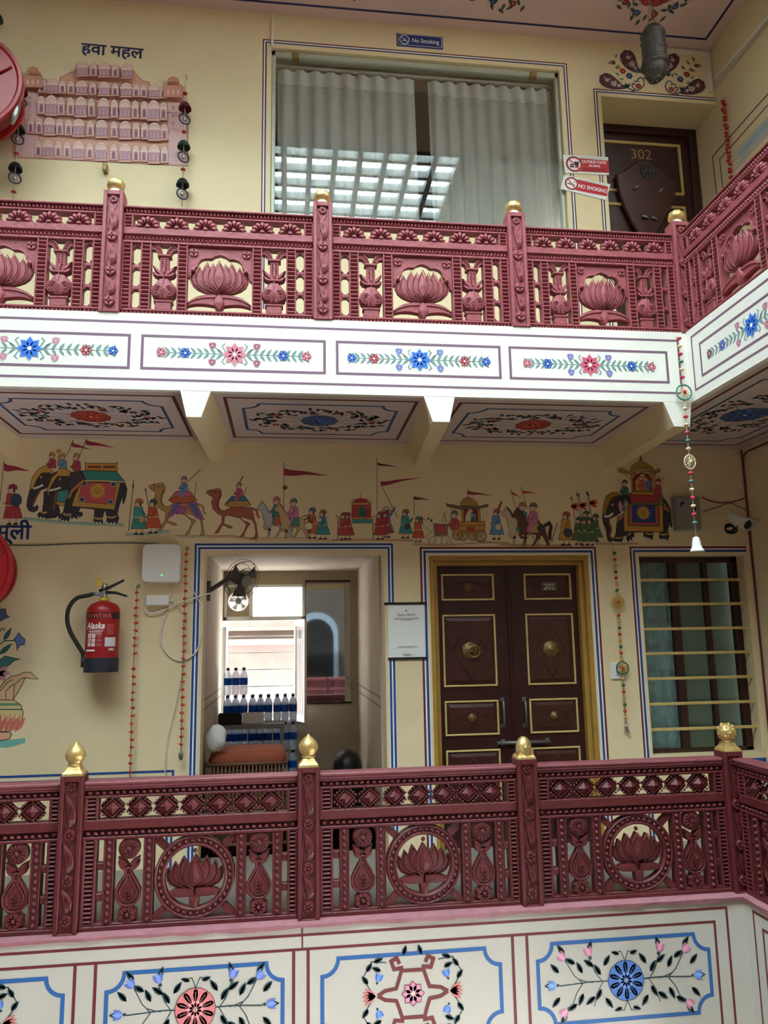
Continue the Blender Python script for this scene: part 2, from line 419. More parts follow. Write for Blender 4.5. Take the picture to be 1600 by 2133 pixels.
struct(B().box((2.10, YFR, ZS-.1), (2.22, SY1+.06, ZS+.05)), 'trim_7', 'fascia')
pane = B().box((0, 0, .03), (BK, BK, .034))
pm = None
for i in range(nx):
    for j in range(ny-1):
        x, y = SX1-(i+1)*PT+(PT-BK), SY1-(j+1)*PT+(PT-BK)
        if pm is None: o = pane.build('glass_block', 'block', sky); pm = o.data
        else: o = bpy.data.objects.new('glass_block', pm); COL.objects.link(o); o.parent = sky
        o.location = (x, y, ZS)
# rooms behind the openings
def roombox(tagn, x0, x1, y0, y1, z0, z1, mt, hole=None):
    t = .08
    struct(B().box((x0-t, y0, z0-t), (x0, y1, z1+t)), 'wall_%s_left' % tagn, mt); r = struct(B().box((x1, y0, z0-t), (x1+t, y1, z1+t)), 'wall_%s_right' % tagn, mt)
    struct(B().box((x0, y0, z1), (x1, y1, z1+t)), 'ceiling_'+tagn, mt); struct(B().box((x0, y0, z0-t), (x1, y1, z0)), 'floor_'+tagn, mt)
    b = B()
    if hole: holed(b, x0-t, x1+t, z0-t, z1+t, y1, y1+t, [hole])
    else: b.box((x0-t, y1, z0-t), (x1+t, y1+t, z1+t))
    struct(b, 'wall_%s_back' % tagn, mt)
    return r
M['roomwall'] = mat('room_wall', (186,172,148), .7, noise=.08, nscale=3)
M['dimwall'] = mat('curtained_room_wall', (176,168,150), .8)
roombox('curtained_room', -.5, 2.6, YB+.38, 7.3, 4.0, 6.5, 'dimwall')
RY = 7.6
RWIN = (-.615, .17, .72, 2.04)
room = roombox('storeroom', -.62, .69, YB+.2, RY, 0, 2.17, 'roomwall', RWIN)
roombox('barred_room', 2.5, 3.9, YB+.2, 6.6, .3, 2.4, 'dimwall')
# ------------------------------------------------------------------ carved railings
def bez(p0, p1, p2, n):
    return [tuple((1-t)**2*np.array(p0)+2*t*(1-t)*np.array(p1)+t*t*np.array(p2)) for t in np.linspace(0, 1, n)]
def petal_poly(base, ctrl, tip, w, n=7, peak=.62, bw=0.):
    sp_ = [np.array(p) for p in bez(base, ctrl, tip, n)]; L, Rr = [], []
    for i, p in enumerate(sp_):
        t = i/(n-1); d = sp_[min(i+1, n-1)]-sp_[max(i-1, 0)]; d /= np.linalg.norm(d)+1e-9; nn = np.array([-d[1], d[0]])
        h = w/2*(math.sin(PI*t**(math.log(.5)/math.log(peak))) + bw*(1-t))
        L.append(tuple(p+nn*h)); Rr.append(tuple(p-nn*h))
    return L + Rr[-2:0:-1]
def circ(c, r, n=12, a0=0., a1=2*PI, ry=None):
    return [(c[0]+r*math.cos(a0+(a1-a0)*k/n), c[1]+(ry or r)*math.sin(a0+(a1-a0)*k/n)) for k in range(n)]
def ribbon3(b, pts, r, y):                       # raised moulding line on a face
    b.tube([(p[0], y, p[1]) for p in pts], r, 5)
def rosette(b, c, r, n, y0, y1, core=.25, w=1.25):
    for k in range(n):
        a = 2*PI*(k+.5)/n; e = np.array([math.cos(a), math.sin(a)])
        b.pillow(petal_poly(np.array(c)+e*r*.1, np.array(c)+e*r*.5, np.array(c)+e*r, 2*r*math.sin(PI/n)*w*.8, 5, .68), y0, y1, .3)
    b.ball((c[0], y1, c[1]), r*core, 8, 5)
class Loc:
    """panel drawing: pixels of the studied panel to local metres, z up"""
    def __init__(s, w, h, kx, kz): s.w, s.h, s.kx, s.kz = w, h, kx, kz
    def __call__(s, x, y): return ((x-s.w/2)*s.kx, (s.h-y)*s.kz)
    def bx(s, b, x0, x1, y0, y1, f=-.03, k=.03, c=.004):
        a = s(x0, y1); d = s(x1, y0); b.cbox((a[0], f, a[1]), (d[0], k, d[1]), c)
def bead_row(L, x0, x1, y0, y1, n, f):
    b = B(); p = (x1-x0)/n
    for i in range(n):
        xa, za = L(x0+p*(i+.06), y1); xb, zb = L(x0+p*(i+.94), y0); m = (xa+xb)/2; w = (xb-xa)/2
        poly = [(xa, za), (xb, za), (xb, za+(zb-za)*.6), (m+w*.5, zb-(zb-za)*.08), (m-w*.5, zb-(zb-za)*.08), (xa, za+(zb-za)*.6)]
        b.pillow(poly, .02, f-.002, .4, .006)
    return b
def rungs(L, x0, x1, y0, y1, pitch, f, k=.03):
    b = B(); n = max(1, round((y1-y0)/pitch)); p = (y1-y0)/n
    for i in range(n):
        a = L(x0, y0+p*(i+.93)); d = L(x1, y0+p*(i+.07)); h = d[1]-a[1]
        b.rings([[(x, k, a[1]+h*t) if e else (x, y, a[1]+h*t) for t, y, e in ((0, 0, 1), (0, f+.014, 0), (.25, f+.004, 0), (.5, f, 0), (.75, f+.004, 0), (1, f+.014, 0), (1, 0, 1))] for x in (a[0], d[0])])
    return b

def upper_panel():
    L = Loc(1060, 655, .00107, .00107); root = thing('lotus_railing', '', 'railing', group='carved lotus railings')
    f = B()
    L.bx(f, 0, 1060, 0, 13, -.04, .04); L.bx(f, 0, 1060, 44, 57, -.034); L.bx(f, 4, 1056, 10, 48, -.012)
    L.bx(f, 0, 1060, 128, 172, -.034); L.bx(f, 0, 1060, 170, 180, -.024); L.bx(f, 4, 1056, 176, 212, -.012); L.bx(f, 0, 1060, 208, 224, -.034)
    L.bx(f, 0, 1060, 618, 630, -.034); L.bx(f, 4, 1056, 628, 655, -.012); L.bx(f, 0, 1060, 648, 655, -.03)
    for xa, xb in ((0, 7), (42, 52), (1008, 1018), (1053, 1060)):
        L.bx(f, xa, xb, 56, 130, -.034); L.bx(f, xa, xb, 222, 620, -.034)
    for xa, xb in ((5, 44), (1016, 1055)): L.bx(f, xa, xb, 56, 130, -.010); L.bx(f, xa, xb, 222, 620, -.010)
    for xa, xb in ((52, 101), (964, 1009)):
        for ya, yb in ((222, 238), (350, 372), (478, 500), (606, 620)): L.bx(f, xa, xb, ya, yb, -.02, .02)
        for ya in (238, 372, 500):
            for x, sx in ((xa, 1), (xb, -1)):
                for y, sy_ in ((ya, 1), (ya+106, -1)):
                    f.prism([L(x, y), L(x+14*sx, y), L(x, y+16*sy_)][::sx*sy_], .02, -.02)
    f.build('frame', 'railU', root)
    for a in ((4, 1056, 15, 43, 52), (4, 1056, 181, 207, 50), (4, 1056, 631, 648, 50)):
        bead_row(L, *a, -.03).build('bead_row', 'railU', root, kind='stuff')
    for xa, xb in ((8, 41), (1019, 1052)):
        rungs(L, xa, xb, 58, 128, 24, -.034).build('ladder_strip', 'railU', root)
        rungs(L, xa, xb, 226, 616, 24, -.034).build('ladder_strip', 'railU', root)
    # ribbed uprights
    me = None
    for xa in (100, 300, 715, 907):
        if me is None:
            b = rungs(L, 530-20, 530+20, 226, 617, 25, -.034, .02); L.bx(b, 530-28, 530-20, 222, 620, -.034); L.bx(b, 530+20, 530+28, 222, 620, -.034); L.bx(b, 530-21, 530+21, 222, 620, -.006)
            o = b.build('ribbed_upright', 'railU', root); me = o.data
        else: o = bpy.data.objects.new('ribbed_upright', me); COL.objects.link(o); o.parent = root
        o.location.x = L(xa+28, 0)[0]
    # fan flowers
    b = B(); z0 = .0
    for k in range(7):
        a = math.radians(8+k*164/6); e = np.array([math.cos(a), math.sin(a)]); c = np.array([0, .004])
        b.pillow(petal_poly(c+e*.012, c+e*.045, c+e*(.080 if 0 < k < 6 else .076), .033, 6, .7), .01, -.032, .4, .004)
    b.pillow([(x, z) for x, z in circ((0, 0), .018, 9, 0, PI*1.125)], .02, -.034, .25)
    b.box((-.074, -.02, -.002), (.074, .02, .012))
    me = None
    for k in range(6):
        if me is None: o = b.build('fan_flower', 'railU', root); me = o.data
        else: o = bpy.data.objects.new('fan_flower', me); COL.objects.link(o); o.parent = root
        o.location = (L(131+k*159.5, 0)[0], -.006, L(0, 128)[1])
    # vases
    def vase():
        v = B(); z = lambda y: (655-y)*.00107; x = lambda p: (p-67)*.00107
        v.cbox((x(22), -.028, z(620)), (x(112), .025, z(572)), .006); v.cbox((x(16), -.032, z(574)), (x(118), .025, z(560)), .005)
        body = [(x(67+sg*a), z(y)) for sg, seq in ((1, ((34, 560), (60, 535), (70, 505), (64, 474), (42, 448), (26, 420))), (-1, ((26, 420), (42, 448), (64, 474), (70, 505), (60, 535), (34, 560)))) for a, y in seq]
        v.pillow(body, .025, -.026, .18, .012)
        for sg in (1, -1):
            for r in (.03, .02, .01):
                ribbon3(v, [(x(67+sg*36)+sg*r*math.cos(t), z(506)+r*1.15*math.sin(t)) for t in np.linspace(-2.2, 2.4, 9)], .0035, -.034)
        ribbon3(v, [(x(67), z(555)), (x(58), z(500)), (x(67), z(430))], .004, -.036)
        v.cbox((x(35), -.034, z(424)), (x(99), .025, z(408)), .005)
        v.cbox((x(42), -.02, z(410)), (x(92), .022, z(296)), .004); v.cbox((x(30), -.03, z(298)), (x(104), .024, z(282)), .005)
        for k in range(5):
            for dx in (-10, 10): v.ball((x(67+dx), -.022, z(310+k*14)), .006, 6, 4)
        for sg in (1, -1):
            v.pillow(petal_poly((x(67), z(420)), (x(67+sg*28), z(395)), (x(67+sg*66), z(345)), .022, 7), .02, -.028, .3)
            v.pillow(petal_poly((x(67), z(420)), (x(67+sg*44), z(420)), (x(67+sg*64), z(388)), .02, 7), .02, -.031, .3)
            arc = bez((x(67+sg*12), z(284)), (x(67+sg*18), z(226)), (x(67+sg*72), z(226)), 7)
            a2 = bez((x(67+sg*34), z(284)), (x(67+sg*38), z(250)), (x(67+sg*72), z(254)), 7)
            v.prism((arc+a2[::-1])[::sg], .02, -.018)
            ribbon3(v, arc, .005, -.02); ribbon3(v, a2, .005, -.02)
            for p, q in list(zip(arc, a2))[1:-1]: v.ball(((p[0]+q[0])/2, -.02, (p[1]+q[1])/2), .005, 6, 4)
        v.pillow(petal_poly((x(67), z(420)), (x(67), z(390)), (x(67), z(352)), .02, 7), .02, -.036, .3)
        return v
    me = None
    for xa in (228, 839):
        if me is None: o = vase().build('lotus_vase', 'railU', root); me = o.data
        else: o = bpy.data.objects.new('lotus_vase', me); COL.objects.link(o); o.parent = root
        o.location.x = L(xa, 0)[0]
    # cusped arch with corner rosettes
    a = B(); inner = []
    for t in np.linspace(PI, 0, 55):
        s_ = .97+.125*abs(math.sin(4.5*(t-PI/2)+PI/2*1)) if abs(t-PI/2) > .03 else 1.11
        inner.append(L(535+150*s_*math.cos(t), 408-126*s_*math.sin(t)))
    half = len(inner)//2
    for seq, xs in ((inner[:half+1], 357), (inner[half:], 713)):
        pl = ([L(xs, 410)] + seq + [L(535, 222), L(xs, 222)]) if xs < 500 else ([L(535, 222)] + seq + [L(xs, 430), L(xs, 222)])
        a.prism(pl, .02, -.014)
    ribbon3(a, inner, .006, -.016)
    arch = a.build('cusped_arch', 'railU', root)
    ro = B(); rosette(ro, (0, 0), .03, 4, .01, -.024); me = None
    for xa in (388, 682):
        if me is None: o = ro.build('corner_rosette', 'railU', arch); me = o.data
        else: o = bpy.data.objects.new('corner_rosette', me); COL.objects.link(o); o.parent = arch
        o.location = (L(xa, 0)[0], 0, L(0, 262)[1])
    # lotus
    l = B(); base = L(533, 508)
    for sg in (1, -1):
        for (cx_, cy_), (tx, ty), w, y in (((158, 470), (142, 356), .058, -.006), ((128, 480), (112, 345), .062, -.016), ((88, 470), (66, 322), .062, -.026)):
            pp = petal_poly(base, L(533+sg*cx_, cy_), L(533+sg*tx, ty), w, 8, .6, .2); l.pillow(pp, .022, y, .22, .004); ribbon3(l, pp, .0036, y)
        l.ball((L(533+sg*145, 0)[0], -.02, L(0, 372)[1]), .013, 8, 5)
    for sg in (1, -1): pp = petal_poly(base, L(533+sg*46, 440), L(533+sg*34, 335), .062, 8, .55, .2); l.pillow(pp, .022, -.034, .22, .004); ribbon3(l, pp, .0036, -.034)
    pp = petal_poly(base, L(533, 430), L(533, 320), .07, 8, .5, .1); l.pillow(pp, .022, -.044, .25, .008); ribbon3(l, pp, .0036, -.044)
    for sg in (1, -1):
        up = bez(L(533, 512), L(533+sg*120, 505), L(533+sg*176, 566), 8); lo = bez(L(533+sg*176, 590), L(533+sg*110, 560), L(533, 590), 8)
        l.pillow((up+lo)[::sg], .022, -.022, .12); ribbon3(l, bez(L(533, 535), L(533+sg*120, 528), L(533+sg*172, 576), 8), .005, -.024)
    l.pillow(petal_poly(L(533, 628), L(533, 590), L(533, 505), .07, 8, .62), .022, -.036, .25, .006)
    l.build('lotus', 'railU', root).location.y = -.006
    return root

def lower_panel():
    L = Loc(1250, 880, .000897, .00085); root = thing('roundel_railing', '', 'railing', group='carved roundel railings')
    f = B()
    L.bx(f, 0, 1250, 88, 104, -.034); L.bx(f, 4, 1246, 50, 92, -.012)
    L.bx(f, 0, 1250, 232, 292, -.034); L.bx(f, 4, 1246, 290, 336, -.012); L.bx(f, 0, 1250, 332, 352, -.034)
    L.bx(f, 0, 1250, 852, 880, -.034); L.bx(f, 0, 1250, 840, 854, -.026)
    for xa, xb in ((0, 20), (66, 82), (1188, 1204), (1236, 1250)):
        L.bx(f, xa, xb, 102, 236, -.034); L.bx(f, xa, xb, 350, 854, -.034)
    for xa, xb in ((18, 68), (1200, 1238)): L.bx(f, xa, xb, 102, 236, -.008); L.bx(f, xa, xb, 350, 854, -.008)
    for xa, xb in ((82, 124), (1158, 1190)):
        for ya in (490, 668): L.bx(f, xa, xb, ya, ya+44, -.02, .02)
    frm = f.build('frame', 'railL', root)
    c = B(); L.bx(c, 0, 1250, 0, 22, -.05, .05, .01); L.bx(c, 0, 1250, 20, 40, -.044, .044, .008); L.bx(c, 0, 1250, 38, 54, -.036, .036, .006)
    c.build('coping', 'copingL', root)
    for y in (56, 298):
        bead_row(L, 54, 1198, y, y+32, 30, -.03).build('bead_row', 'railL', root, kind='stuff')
        for x in (28, 1222):
            s_ = B(); p = L(x, y+16); s_.lathe([(.014, -.0), (.014, .012), (.008, .013), (.008, .02), (.002, .024)], (p[0], -.012, p[1]), 10, 'y'); s_.build('corner_stud', 'railL', frm)
    for xa, xb in ((21, 65), (1205, 1235)):
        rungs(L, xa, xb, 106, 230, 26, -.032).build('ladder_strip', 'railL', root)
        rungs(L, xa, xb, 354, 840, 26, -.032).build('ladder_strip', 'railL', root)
    # diamonds
    d = B(); w, h = .057, .050
    D = [(w, 0), (0, h), (-w, 0), (0, -h)]
    d.rings([[(p[0], .02, p[1]) for p in D], [(p[0], -.022, p[1]) for p in D], [(p[0]*.86, -.024, p[1]*.86) for p in D], [(p[0]*.84, -.014, p[1]*.84) for p in D]], cap1=False)
    n0 = len(d.v)-4; d.v.append((0, -.040, 0))
    for i in range(4): d.f.append([n0+i, n0+(i+1) % 4, len(d.v)-1]); d.mi.append(0); d.sm.append(False)
    st = B(); me = None
    for k in range(7):
        cx_, cz_ = L(160+k*155, 168)
        if me is None: o = d.build('diamond', 'railL', root); me = o.data
        else: o = bpy.data.objects.new('diamond', me); COL.objects.link(o); o.parent = root
        o.location = (cx_, 0, cz_)
        for sx in (1, -1):
            for sz in (1, -1):
                for q in range(4):
                    t = (q+.4)/4; st.ball((cx_+sx*(w*t+.011), -.024, cz_+sz*(h*(1-t)+.011)), .0078, 6, 4)
                st.tube([(cx_+sx*w*1.06, 0, cz_+sz*.008), (cx_+sx*.012, 0, cz_+sz*h*1.05)], .009, 5)
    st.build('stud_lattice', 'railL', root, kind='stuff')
    # studded uprights
    me = None
    for xa in (123, 350, 886, 1100):
        if me is None:
            b = B(); L.bx(b, 625-29, 625+29, 350, 854, -.026)
            L.bx(b, 625-29, 625-22, 350, 854, -.032); L.bx(b, 625+22, 625+29, 350, 854, -.032)
            for k in range(12):
                p = L(625, 372+k*41.5); b.lathe([(.013, 0), (.013, .006), (.009, .007), (.008, .013), (.003, .017)], (p[0], -.024, p[1]), 8, 'y')
            o = b.build('studded_upright', 'railL', root); me = o.data
        else: o = bpy.data.objects.new('studded_upright', me); COL.objects.link(o); o.parent = root
        o.location.x = L(xa+29, 0)[0]
    # flower vases
    v = B(); z = lambda y: (880-y)*.00085; x = lambda p: p*.000897
    v.lathe([(.054, 0), (.054, .04), (.048, .046), (.012, .046), (.012, .054), (.004, .058)], (0, .02, z(412)), 22, 'y', smooth=False)
    for k in range(14):
        a = 2*PI*k/14; ribbon3(v, [(.014*math.cos(a), z(412)+.014*math.sin(a)), (.046*math.cos(a), z(412)+.046*math.sin(a))], .0035, -.028)
    for yy in (470, 496):
        for sg in (1, -1): v.pillow(petal_poly((0, z(yy+44)), (x(sg*30), z(yy+36)), (x(sg*62), z(yy-8)), .026, 7, .55, .3), .02, -.028, .3)
    out = [(sg*x(a), z(y)) for sg, seq in ((1, ((14, 520), (18, 560), (48, 610), (72, 660), (66, 712), (34, 745), (0, 752))), (-1, ((34, 745), (66, 712), (72, 660), (48, 610), (18, 560), (14, 520)))) for a, y in seq]
    out = [(p[0], p[1]) for p in out]
    v.pillow(out, .02, -.018, .08)
    for k, (sc, rr) in enumerate(((.96, .007), (.68, .005))):
        cc = np.array((0, z(668))); ribbon3(v, [tuple(cc+(np.array(p)-cc)*sc) for p in out]+[tuple(cc+(np.array(out[0])-cc)*sc)], rr, -.02)
    for yy in (650, 672, 694):
        for sg in (1, -1): v.pillow(petal_poly((0, z(yy+22)), (x(sg*10), z(yy+14)), (x(sg*20), z(yy-8)), .012, 5), 0, -.028, .3)
    rosette(v, (0, z(800)), .052, 8, .02, -.026, .22)
    v.cbox((x(-52), -.012, z(856)), (x(52), .02, z(838)), .004)
    me = None
    for xa in (265, 1021):
        if me is None: o = v.build('flower_vase', 'railL', root); me = o.data
        else: o = bpy.data.objects.new('flower_vase', me); COL.objects.link(o); o.parent = root
        o.location.x = L(xa, 0)[0]
    # roundel
    C = np.array(L(645, 598)); r = B()
    r.lathe([(.155, -.03), (.155, .01), (.162, .016), (.172, .012), (.172, .004), (.196, .004), (.196, .012), (.203, .016), (.209, .012), (.211, -.03)], (C[0], -.012, C[1]), 48, 'y', smooth=False, caps=False)
    for k in range(34):
        a = 2*PI*k/34; r.lathe([(.0125, 0), (.0125, .005), (.008, .006), (.006, .014), (.002, .016)], (C[0]+.184*math.cos(a), -.016, C[1]+.184*math.sin(a)), 7, 'y')
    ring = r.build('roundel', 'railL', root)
    for sx in (1, -1):
        for sz in (1, -1):
            p = C + np.array((sx*.14, sz*.14)); q = np.array(L(645+sx*240, 598-sz*246)); dd = (q-p)/np.linalg.norm(q-p); nn = np.array((-dd[1], dd[0]))*.018
            k_ = B().prism([tuple(p+dd*.015+nn), tuple(p+dd*.015-nn), tuple(q-nn), tuple(q+nn)], .018, -.014); k_.build('roundel_spoke', 'railL', ring)
    l = B(); P = lambda dx, dy: (C[0]+dx*.000897, C[1]-dy*.00085); base = P(0, 62)
    for sg in (1, -1):
        for (cx_, cy_), (tx, ty), w, y in (((140, 55), (158, -52), .05, -.004), ((112, 40), (118, -88), .056, -.014), ((66, 20), (68, -120), .058, -.024)):
            pp = petal_poly(base, P(sg*cx_, cy_), P(sg*tx, ty), w, 8, .6, .25); l.pillow(pp, .02, y, .2, .004); ribbon3(l, pp, .0036, y)
    pp = petal_poly(base, P(0, 0), P(0, -130), .098, 9, .42, .1); l.pillow(pp, .02, -.034, .12, .0); ribbon3(l, pp, .004, -.034)
    l.pillow(petal_poly(P(0, 52), P(0, 0), P(0, -108), .07, 9, .40, .1), .02, -.042, .25, .008)
    for sg in (1, -1):
        up = bez(P(0, 64), P(sg*90, 58), P(sg*150, 92), 7); lo = bez(P(sg*140, 112), P(sg*90, 128), P(0, 118), 7); l.pillow((up+lo)[::sg], .02, -.022, .12, .004)
    l.pillow([P(-34, 110), P(34, 110), P(24, 190), P(0, 202), P(-24, 190)], .02, -.024, .2, .005)
    l.ball((C[0], -.01, P(0, -152)[1]), .012, 8, 5)
    l.build('lotus', 'railL', ring)
    return root

def post_relief(b, h, y, w=.03):
    """climbing flower vine carved on a post front"""
    zs = [h*.045+.035, h*.335, h*.62]
    for zf in zs: rosette(b, (0, zf), .031, 5 if w > .03 else 4, y+.004, y-.016, .22, 1.3)
    zs.append(h*.93)
    for z0, z1 in zip(zs, zs[1:]):
        a, c = z0+.036, z1-.034
        for off, ln in ((-.022, 1), (-.008, .92), (.008, .8)):
            b.pillow(petal_poly((off*.6+.016, a+(c-a)*(1-ln)*.4), (.024+off, (a+c)/2), (-.022+off*.3, c-(c-a)*(1-ln)*.3), .019, 7, .5, .25), y+.004, y-.018, .35)
        b.tube([(x, y, z) for x, z in bez((-.024, a), (-.030, (a+c)/2), (.024, c), 7)], .0035, 5)
    rosette(b, (0, h*.93), .026, 5, y+.004, y-.010, .2)
def post(name, lower):
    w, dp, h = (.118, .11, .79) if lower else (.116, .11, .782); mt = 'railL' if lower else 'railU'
    root = thing(name, '', 'railing post', group='carved railing posts')
    b = B(); f = -dp/2; e = .022
    b.box((-w/2, f+.016, 0), (w/2, dp/2, h))
    b.cbox((-w/2, f, 0), (-w/2+e, f+.016, h), .003); b.cbox((w/2-e, f, 0), (w/2, f+.016, h), .003)
    b.cbox((-w/2+e, f, h-.03), (w/2-e, f+.016, h), .003); b.cbox((-w/2+e, f, 0), (w/2-e, f+.016, .012), .003)
    b.build('post_shaft', mt, root)
    r = B(); post_relief(r, h, f+.016, .032 if lower else .028); r.build('carved_vine', mt, root)
    return root
def finial(root, kind, h):
    b = B()
    if kind == 'melon':
        b.lathe([(.040, 0), (.042, .012), (.034, .022), (.034, .03)], (0, 0, h), 14)
        o = b.build('finial_base', 'fascia', root); g = B()
        g.lathe([(.034, 0), (.05, .014), (.053, .034), (.046, .056), (.03, .07), (.012, .078), (.004, .082)], (0, 0, h+.028), 24, lobes=8, lamp=.05)
    elif kind == 'onion':
        b.rings([[(sx*s_, sy_*s_, h+z) for sx, sy_ in ((-1,-1),(1,-1),(1,1),(-1,1))] for s_, z in ((.055, 0), (.053, .012), (.038, .028), (.03, .044))])
        o = b.build('finial_base', 'gold', root); g = B()
        g.lathe([(.03, 0), (.037, .006), (.037, .012), (.031, .016), (.044, .032), (.053, .052), (.052, .072), (.04, .094), (.022, .112), (.008, .124), (.002, .132)], (0, 0, h+.042), 24, lobes=8, lamp=.03)
    elif kind == 'worn':
        b.rings([[(sx*s_, sy_*s_, h+z) for sx, sy_ in ((-1,-1),(1,-1),(1,1),(-1,1))] for s_, z in ((.054, 0), (.052, .01), (.044, .022))])
        o = b.build('finial_base', 'gold', root); g = B()
        g.lathe([(.048, 0), (.045, .03), (.043, .055), (.034, .08), (.018, .098), (.004, .104)], (0, 0, h+.018), 20, lobes=5, lamp=.05)
        g.ball((0, -.04, h+.06), .016, 8, 5)
    else:
        b.rings([[(sx*s_, sy_*s_, h+z) for sx, sy_ in ((-1,-1),(1,-1),(1,1),(-1,1))] for s_, z in ((.056, 0), (.052, .012), (.036, .03), (.03, .05))])
        o = b.build('finial_base', 'gold', root); g = B()
        g.lathe([(.032, 0), (.036, .006), (.034, .012)], (0, 0, h+.048), 16); g.ball((0, 0, h+.106), .054, 20, 12)
        for k in range(30): g.ball((.05*math.cos(k*2.4)*math.sin(.4+k*.08), .05*math.sin(k*2.4)*math.sin(.4+k*.08), h+.106+.05*math.cos(.4+k*.08)), .01, 6, 4)
    g.build('finial', 'gold', root)
YP = YR+.055
def rows():
    UX = [-2.32, -1.056, .207, 1.456, 2.585]; LX = [-2.385, -1.131, .119, 1.36, 2.62]
    up0 = upper_panel(); lp0 = lower_panel()
    def panels(p0, X, z, hw, labels, sx0, corner, wlabels):
        first = True
        for i in range(4):
            xa, xb = X[i]+hw+.001, X[i+1]-hw-.001; sx = (xb-xa)/sx0
            if first: o = p0; o.location = ((xa+xb)/2, YP, z); o.scale = (sx, 1, 1); o['label'] = labels[i]; first = False
            else: dup(p0, ((xa+xb)/2, YP, z), labels[i], 0, sx)
        y = YP-.01-hw
        for k in range(2):
            dup(p0, (corner, y-.565-.002, z), wlabels[k], -PI/2, 1.126/sx0); y -= 1.13+.118
    panels(up0, UX, ZU, .058, ['rose lotus railing of upper gallery beneath the painted pink palace',
        'rose lotus railing of upper gallery below the hooked peg and window edge',
        'rose lotus railing of upper gallery in front of the curtained window',
        'rose lotus railing of upper gallery in front of the shield-hung door'], 1060*.00107, CU+.055,
        ['rose lotus railing of upper side wing meeting the corner post', 'rose lotus railing further along the upper side wing'])
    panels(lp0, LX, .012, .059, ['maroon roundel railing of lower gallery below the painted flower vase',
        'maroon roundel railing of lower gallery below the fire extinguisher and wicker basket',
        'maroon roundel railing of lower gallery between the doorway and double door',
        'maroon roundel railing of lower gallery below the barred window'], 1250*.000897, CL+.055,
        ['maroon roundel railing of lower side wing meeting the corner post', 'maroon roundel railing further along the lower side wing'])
    ulab = ['rose carved post with gold melon finial beneath the painted palace', 'rose carved post with gold melon finial below the glass window corner',
            'rose carved post with gold melon finial before the right window curtain', 'rose carved corner post with gold melon finial before the shield-hung door']
    for x, lb in zip(UX[1:], ulab):
        p = post('railing_post', False); p['label'] = lb; p.location = (x, YP-.01, ZU); finial(p, 'melon', .782)
    llab = [('onion', 'maroon carved post with pointed gold finial below the fire extinguisher'), ('onion', 'maroon carved post with pointed gold finial before the storeroom doorway'),
            ('worn', 'maroon carved post with worn blunt gold finial before the double door'), ('ball', 'maroon carved corner post with round gold ball finial')]
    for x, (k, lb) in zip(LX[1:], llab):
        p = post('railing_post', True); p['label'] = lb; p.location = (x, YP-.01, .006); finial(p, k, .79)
    for lower, cx_, z, lb in ((False, CU+.055, ZU, 'rose carved post along the upper side wing railing'), (True, CL+.055, .006, 'maroon carved post along the lower side wing railing')):
        p = post('railing_post', lower); p['label'] = lb; p.location = (cx_, YP-.01-.059-1.13-.06, z); p.rotation_euler = (0, 0, -PI/2); finial(p, 'onion' if lower else 'melon', .79 if lower else .782)
rows()
# ------------------------------------------------------------------ painted decoration
MAR, NAV, BLU, WHT = (112,42,44), (38,46,98), (34,72,142), (248,243,232)
PUR = (122,90,108)
INK = (58,44,42)
def fig(p, P, col, w=.0028, ink=INK):
    p.poly(P, col); p.stroke(P, w, ink, closed=True)
def lines_round(p, o, spec, sides='LTR', zb=None):
    x0, x1, z0, z1 = o
    for off, w, c in spec:
        z0_ = z0-off if 'B' in sides else (zb if zb is not None else z0)
        P = []
        if 'L' in sides: P += [(x0-off, z0_)]
        P += [(x0-off, z1+off), (x1+off if 'R' in sides else x1, z1+off)]
        if 'R' in sides: P += [(x1+off, z0_)]
        p.stroke(P, w, c, closed='B' in sides and 'L' in sides and 'R' in sides)
# --- painted line borders around the openings
p = on_back(YB); lines_round(p, UWIN, [(.055, .034, WHT), (.066, .011, MAR), (.044, .011, NAV)], zb=4.0)
p.build('painted_border', wall_bu)
p = on_back(YB); lines_round(p, UDOOR, [(.05, .034, WHT), (.061, .011, MAR), (.039, .011, NAV)], 'LT', zb=ZU); p.build('painted_border', wall_bu)
p = on_back(YB); p.stroke([(XW, 3.78), (2.5, 3.78)], .012, (60,90,140)); p.stroke([(XW, 3.74), (2.5, 3.74)], .012, (60,90,140)); p.build('painted_border', wall_bu)
p = on_back(YB); lines_round(p, OPEN, [(.048, .05, WHT), (.062, .016, BLU), (.036, .016, BLU)], zb=.0); p.build('painted_border', wall_bl)
p = on_back(YB); lines_round(p, (DOOR[0], DOOR[1], 0, DOOR[3]+.0), [(.043, .048, WHT), (.062, .016, MAR), (.034, .018, BLU)], zb=.0); p.build('painted_border', wall_bl)
p = on_back(YB); lines_round(p, LWIN, [(.05, .05, WHT)], 'LT', zb=.5)
p.stroke([(LWIN[0]-.064, 0), (LWIN[0]-.064, LWIN[3]+.064), (XL, LWIN[3]+.064)], .016, MAR); p.stroke([(LWIN[0]-.038, 0), (LWIN[0]-.038, LWIN[3]+.036), (XL, LWIN[3]+.036)], .018, BLU)
p.stroke([(LWIN[0]-.03, .545), (XL, .545)], .03, BLU); p.stroke([(LWIN[0]-.03, .50), (XL, .50)], .014, MAR)
p.build('painted_border', wall_bl)
p = on_back(YB)
for k, (dz, dx) in enumerate(((0, 0), (-.038, -.03))):
    p.stroke([(XW, .628+dz), (-.772+dx, .622+dz), (-.772+dx, 0)], .016, BLU)
p.stroke([(XW, .30), (-.80, .30)], .014, BLU); p.build('painted_border', wall_bl)
